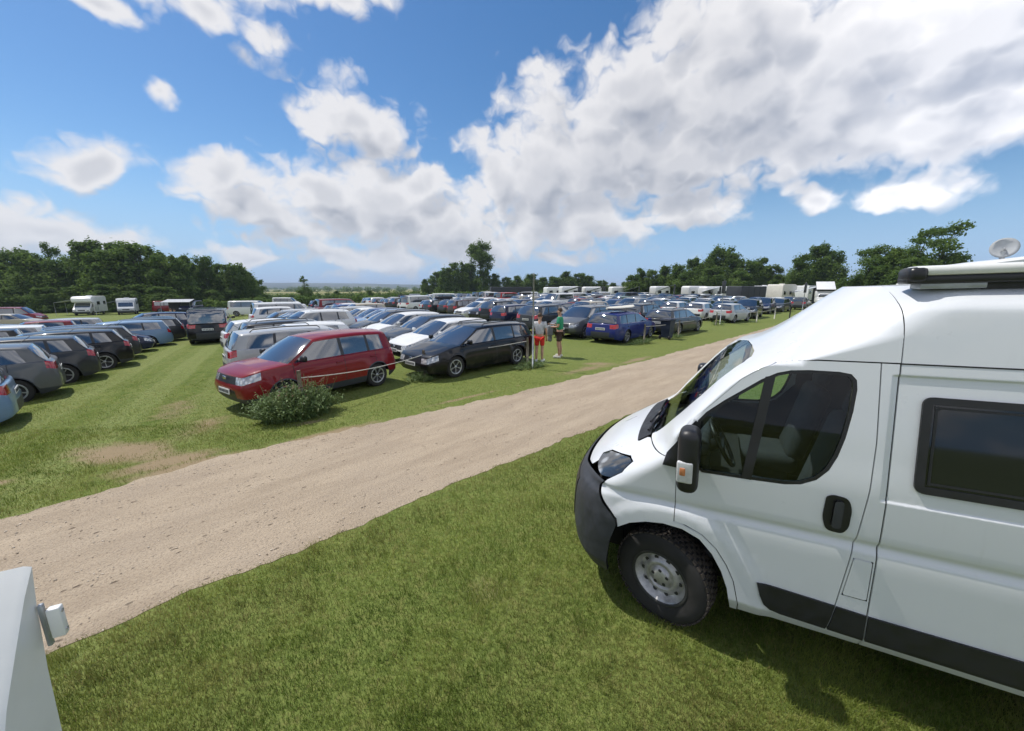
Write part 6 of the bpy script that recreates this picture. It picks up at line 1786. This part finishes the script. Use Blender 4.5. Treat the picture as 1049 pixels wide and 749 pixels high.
# ------------------------------------------------------------------ corner of the camper at the bottom left
ux = Vector((.885, .465, 0)); uy = Vector((.465, -.885, 0)); A0 = Vector((-1.248, .858, 0))
root = empty('camper_corner', A0); tag(root, 'white camper corner with a grey hinge block, cut off at the bottom left', 'camper')
prof = [(0, 1.897), (.05, 1.845), (.125, 1.745), (.19, 1.655), (.235, 1.57), (.27, 1.47), (.30, 1.30), (.30, .45), (-.02, .45), (.065, 1.35), (.045, 1.62), (.02, 1.80)]
mb = MB(); k = len(prof); vs = []
for e, ins in ((0.0, .012), (-.014, 0), (-1.5, 0)):
    for (p, z) in prof:
        q = (ux*e+uy*(p*(1-ins*.6)+.002)); vs.append((q.x, q.y, z-ins*.5))
fs = [tuple(range(k))]
for r__ in range(2):
    for i in range(k): fs.append((r__*k+i, (r__+1)*k+i, (r__+1)*k+(i+1) % k, r__*k+(i+1) % k))
mb.add(vs, fs, 0); me = mb.mesh('panel', M['white']); me.polygons.foreach_set('use_smooth', [True]*len(me.polygons)); me.set_sharp_from_angle(angle=R(40))
bm = bmesh.new(); bm.from_mesh(me); bmesh.ops.recalc_face_normals(bm, faces=bm.faces[:]); bm.to_mesh(me); bm.free()
link(bpy.data.objects.new('panel', me), root)
ang = math.atan2(ux.y, ux.x)
def ray_at(px, py, off):        # point on the plane that lies off metres outside the side face
    d = direc(px, py); o_ = Vector((0, 0, CAM_H)); t_ = (A0.dot(ux)+off-o_.dot(ux))/d.dot(ux); return o_+d*t_
p = ray_at(59, 636, .035); mb = MB(); mb.bbox(p-A0, (.026, .020, .085), .003, rz=ang); h_ = mb.build('hinge_block', M['white'], root)
mb = MB()
for q_ in (-.028, .028): mb.tube([p-A0+Vector((0, 0, q_))+ux*.0125-uy*.0, p-A0+Vector((0, 0, q_))+ux*.0155], .0045, 8)
mb.build('screws', M['steel'], h_)
p = ray_at(47, 640, .008); mb = MB(); mb.bbox(p-A0, (.010, .014, .125), .003, rz=ang); mb.build('hinge_plate', M['galv'], h_)
mb = MB(); q = ux*(-1.0)+uy*.12; mb.box((q.x, q.y, .40), (1.2, .3, .3), rz=ang); mb.build('underbody', M['under'], root)
o = bpy.data.objects.new('wheel', proto('van')['mid_wheel']); C.objects.link(o); o.parent = root; q = ux*(-.75)+uy*.14; o.location = (q.x, q.y, .335); o.rotation_euler = (0, 0, ang)

# ------------------------------------------------------------------ people
def skin_mesh(name, joints, edges, radii, mat, sub=2):
    me = bpy.data.meshes.new(name+'_cage'); me.from_pydata([tuple(j) for j in joints], edges, []); o = bpy.data.objects.new('cage', me); C.objects.link(o)
    md = o.modifiers.new('skin', 'SKIN'); md.use_smooth_shade = True
    for i, rr in enumerate(radii):
        sv_ = me.skin_vertices[0].data[i]; sv_.radius = rr if hasattr(rr, '__len__') else (rr, rr); sv_.use_root = (i == 0)
    o.modifiers.new('sub', 'SUBSURF').levels = sub
    dg = bpy.context.evaluated_depsgraph_get(); ev = o.evaluated_get(dg); out = bpy.data.meshes.new_from_object(ev, depsgraph=dg)
    bpy.data.objects.remove(o); out.name = name; out.materials.clear(); out.materials.append(mat)
    out.polygons.foreach_set('use_smooth', [True]*len(out.polygons)); return out
def person(x, y, head, height, label, shirt, shorts, hair, arms, hold=None, spread=.09, shoe=None):
    k = height/1.75; root = empty('person', (x, y, 0), math.pi/2-R(head)); tag(root, label, 'person')
    V = lambda *p: Vector(p)*k
    J, E, Rr = [], [], []
    def add(p, r_, par=None):
        J.append(p); Rr.append((r_[0]*k, r_[1]*k) if hasattr(r_, '__len__') else r_*k)
        if par is not None: E.append((par, len(J)-1))
        return len(J)-1
    pel = add(V(0, 0, .94), (.150, .105)); wai = add(V(0, 0, 1.10), (.130, .095), pel); che = add(V(.01, 0, 1.30), (.140, .092), wai); nk0 = add(V(0, 0, 1.45), (.075, .07), che)
    nk = add(V(.01, 0, 1.52), .052, nk0); hd = add(V(.03, 0, 1.60), (.072, .080), nk); hd2 = add(V(.025, 0, 1.69), (.070, .085), hd)
    legs, armsj = [], []
    for sg in (1, -1):
        hp = add(V(0, .095*sg, .88), .088, pel); kn_ = add(V(.02, spread*1.1*sg, .48), .056, hp); ca = add(V(-.02, spread*1.15*sg, .34), .055, kn_); an = add(V(-.02, spread*1.2*sg, .085), .036, ca)
        add(V(.10, spread*1.5*sg, .035), .036, add(V(.02, spread*1.3*sg, .04), .040, an)); legs.append((hp, kn_))
        el, wr = arms[0 if sg > 0 else 1]
        sh = add(V(0, .175*sg, 1.40), .056, che); e_ = add(V(el[0], el[1]*sg, el[2]), .040, sh); w_ = add(V(wr[0], wr[1]*sg, wr[2]), .028, e_)
        d = (J[w_]-J[e_]).normalized(); pal = add(J[w_]+d*.07*k, (.036, .022), w_)
        sd_ = d.cross(Vector((1, 0, 0))); sd_ = (sd_ if sd_.length > .2 else d.cross(Vector((0, 1, 0)))).normalized()
        for f, ln in ((-1.5, .075), (-.5, .088), (.5, .083), (1.5, .066)):
            b_ = add(J[pal]+sd_*f*.017*k+d*.03*k, .0095, pal); add(J[b_]+d*ln*k*.8+Vector((.018, -.012*sg, 0))*k, .0075, b_)
        th = add(J[w_]+d*.03*k+Vector((.035, 0, 0))*k, .011, w_); add(J[th]+d*.045*k+Vector((.012, 0, 0)), .009, th)
        armsj.append((sh, e_, w_))
    body = link(bpy.data.objects.new('body', skin_mesh('body', J, E, Rr, M['skin'])), root)
    # face and ears
    mb = MB(); mb.bbox(V(.112, 0, 1.625), (.03*k, .026*k, .045*k), .01)
    for sg in (1, -1): mb.bbox(V(.02, .080*sg, 1.63), (.035*k, .018*k, .06*k), .008)
    mb.build('face_details', M['skin'], root)
    mb = MB()
    for sg in (1, -1): mb.bbox(V(.100, .032*sg, 1.655), (.012*k, .024*k, .010*k), .004)
    mb.bbox(V(.100, 0, 1.572), (.012*k, .045*k, .010*k), .004); mb.build('eyes_and_mouth', M['hair'], root)
    # hair: a cap over the skull
    mb = MB(); vs_, fs_ = [], []
    for i in range(9):
        ph = math.pi*.60*i/8
        for j in range(16):
            a = 2*math.pi*j/16; rr = math.sin(ph); fr_ = max(0, math.cos(a)); cut_ = 1-.35*fr_*(i/8)
            vs_.append(V(.012+.094*rr*math.cos(a)*cut_, .083*rr*math.sin(a), 1.665+.105*math.cos(ph*(1-.25*fr_))+.006*math.sin(5*a+i)))
    for i in range(8):
        for j in range(16): fs_.append((i*16+j, i*16+(j+1) % 16, (i+1)*16+(j+1) % 16, (i+1)*16+j))
    mb.add(vs_, fs_, 0, True); mb.build('hair', hair, root)
    # T-shirt
    j2, e2, r2 = [], [], []
    def ad(p, r_, par=None):
        j2.append(p); r2.append((r_[0]*k, r_[1]*k) if hasattr(r_, '__len__') else r_*k)
        if par is not None: e2.append((par, len(j2)-1))
        return len(j2)-1
    c0 = ad(J[che], (.182, .135)); c1 = ad(J[wai]+Vector((0, 0, -.02)), (.165, .130), c0); ad(V(0, 0, .945), (.165, .128), c1); ad(J[nk0]+Vector((0, 0, .0)), (.085, .082), c0)
    for (sh, e_, w_) in armsj: s_ = ad(J[sh], .078, c0); ad(J[sh].lerp(J[e_], .72), .066, s_)
    link(bpy.data.objects.new('t_shirt', skin_mesh('t_shirt', j2, e2, r2, shirt)), root)
    j2.clear(); e2.clear(); r2.clear()
    p0 = ad(V(0, 0, .95), (.158, .118)); 
    for (hp, kn_) in legs: h_ = ad(J[hp]+Vector((0, 0, -.02)), .102, p0); ad(J[hp].lerp(J[kn_], .80), .088, h_)
    link(bpy.data.objects.new('shorts', skin_mesh('shorts', j2, e2, r2, shorts)), root)
    if shoe:
        for sg in (1, -1):
            mb = MB(); mb.bbox(V(.045, spread*1.35*sg, .045), (.27*k, .105*k, .09*k), .035, seg=3, rz=.15*sg); mb.build('shoe', shoe, root)
    return root
person(.98, 13.35, 15, 1.73, 'person in a grey T-shirt and bright red shorts seen from behind by the pole', cloth('grey_tshirt', (.50, .50, .51)), cloth('red_shorts', (.62, .030, .018)), M['hair'],
       [((-.03, .245, 1.13), (.03, .25, .88)), ((-.03, .245, 1.13), (.06, .24, .89))], shoe=M['white'])
person(1.80, 14.20, -72, 1.86, 'person in a green T-shirt and brown shorts holding a grey bag', cloth('green_tshirt', (.025, .27, .14)), cloth('brown_shorts', (.055, .035, .028)), M['hair'],
       [((.02, .235, 1.12), (.26, .12, 1.10)), ((.0, .235, 1.12), (.27, .10, 1.16))], spread=.13, shoe=M['rope'])
mb = MB(); mb.bbox((0, 0, 0), (.22, .26, .40), .06, seg=3); mb.bbox((0, .0, -.30), (.16, .20, .24), .06, seg=3); mb.tube([(0, -.06, .18), (0, -.05, .30), (0, .05, .30), (0, .06, .18)], .012, 6)
o = mb.build('bag', cloth('grey_bag', (.20, .21, .22))); o.location = (1.80-.36, 14.20+.10, 1.02); tag(o, 'grey bag in the arms of the person in the green T-shirt', 'bag')
xw, yw = place(171, 31.5); person(xw, yw, 200, 1.72, 'small figure in a white shirt beyond the left row of cars', cloth('white_shirt', (.7, .68, .66)), cloth('dark_trousers', (.05, .045, .05)), M['hair'], [((-.03, .245, 1.13), (.03, .25, .88)), ((-.03, .245, 1.13), (.06, .24, .89))])
xw, yw = place(174.5, 32.3); person(xw, yw, 150, 1.62, 'second small figure in a pink top beyond the left row of cars', cloth('pink_shirt', (.5, .36, .36)), cloth('grey_trousers', (.10, .10, .11)), M['hair'], [((-.03, .245, 1.13), (.03, .25, .88)), ((-.03, .245, 1.13), (.06, .24, .89))])

# everything on the falling ground stands on it
for o in [q for q in C.objects if q.parent is None and q.location.x < -6 and abs(q.location.x) < 400]:
    if o.type in ('EMPTY', 'MESH') and o.get('kind') is None and o.location.length > 1: o.location.z += gz(o.location.x)
# ------------------------------------------------------------------ air
HZ = 80.0
mb = MB(); mb.box((0, 3200, HZ/2-3), (15000, 8000, HZ+4)); o = mb.build('haze', [bpy.data.materials.new('haze')])
hm = o.data.materials[0]; hm.use_nodes = True; ht = NT(hm.node_tree)
for nd in list(ht.n):
    if nd.bl_idname == 'ShaderNodeBsdfPrincipled': ht.n.remove(nd)
pv = ht.node('ShaderNodeVolumePrincipled'); pv.inputs['Color'].default_value = (0.70, 0.82, 1.0, 1); pv.inputs['Density'].default_value = 0.00024; pv.inputs['Anisotropy'].default_value = 0.0
ht.l.new(pv.outputs[0], ht.n['Material Output'].inputs['Volume']); tag(o, 'thin blue air over the fields', None, None, 'stuff')
scene.cycles.max_bounces = 6; scene.cycles.diffuse_bounces = 3; scene.cycles.glossy_bounces = 3; scene.cycles.transmission_bounces = 4; scene.cycles.transparent_max_bounces = 10; scene.cycles.volume_bounces = 0
scene.cycles.use_adaptive_sampling = True; scene.cycles.adaptive_threshold = 0.02
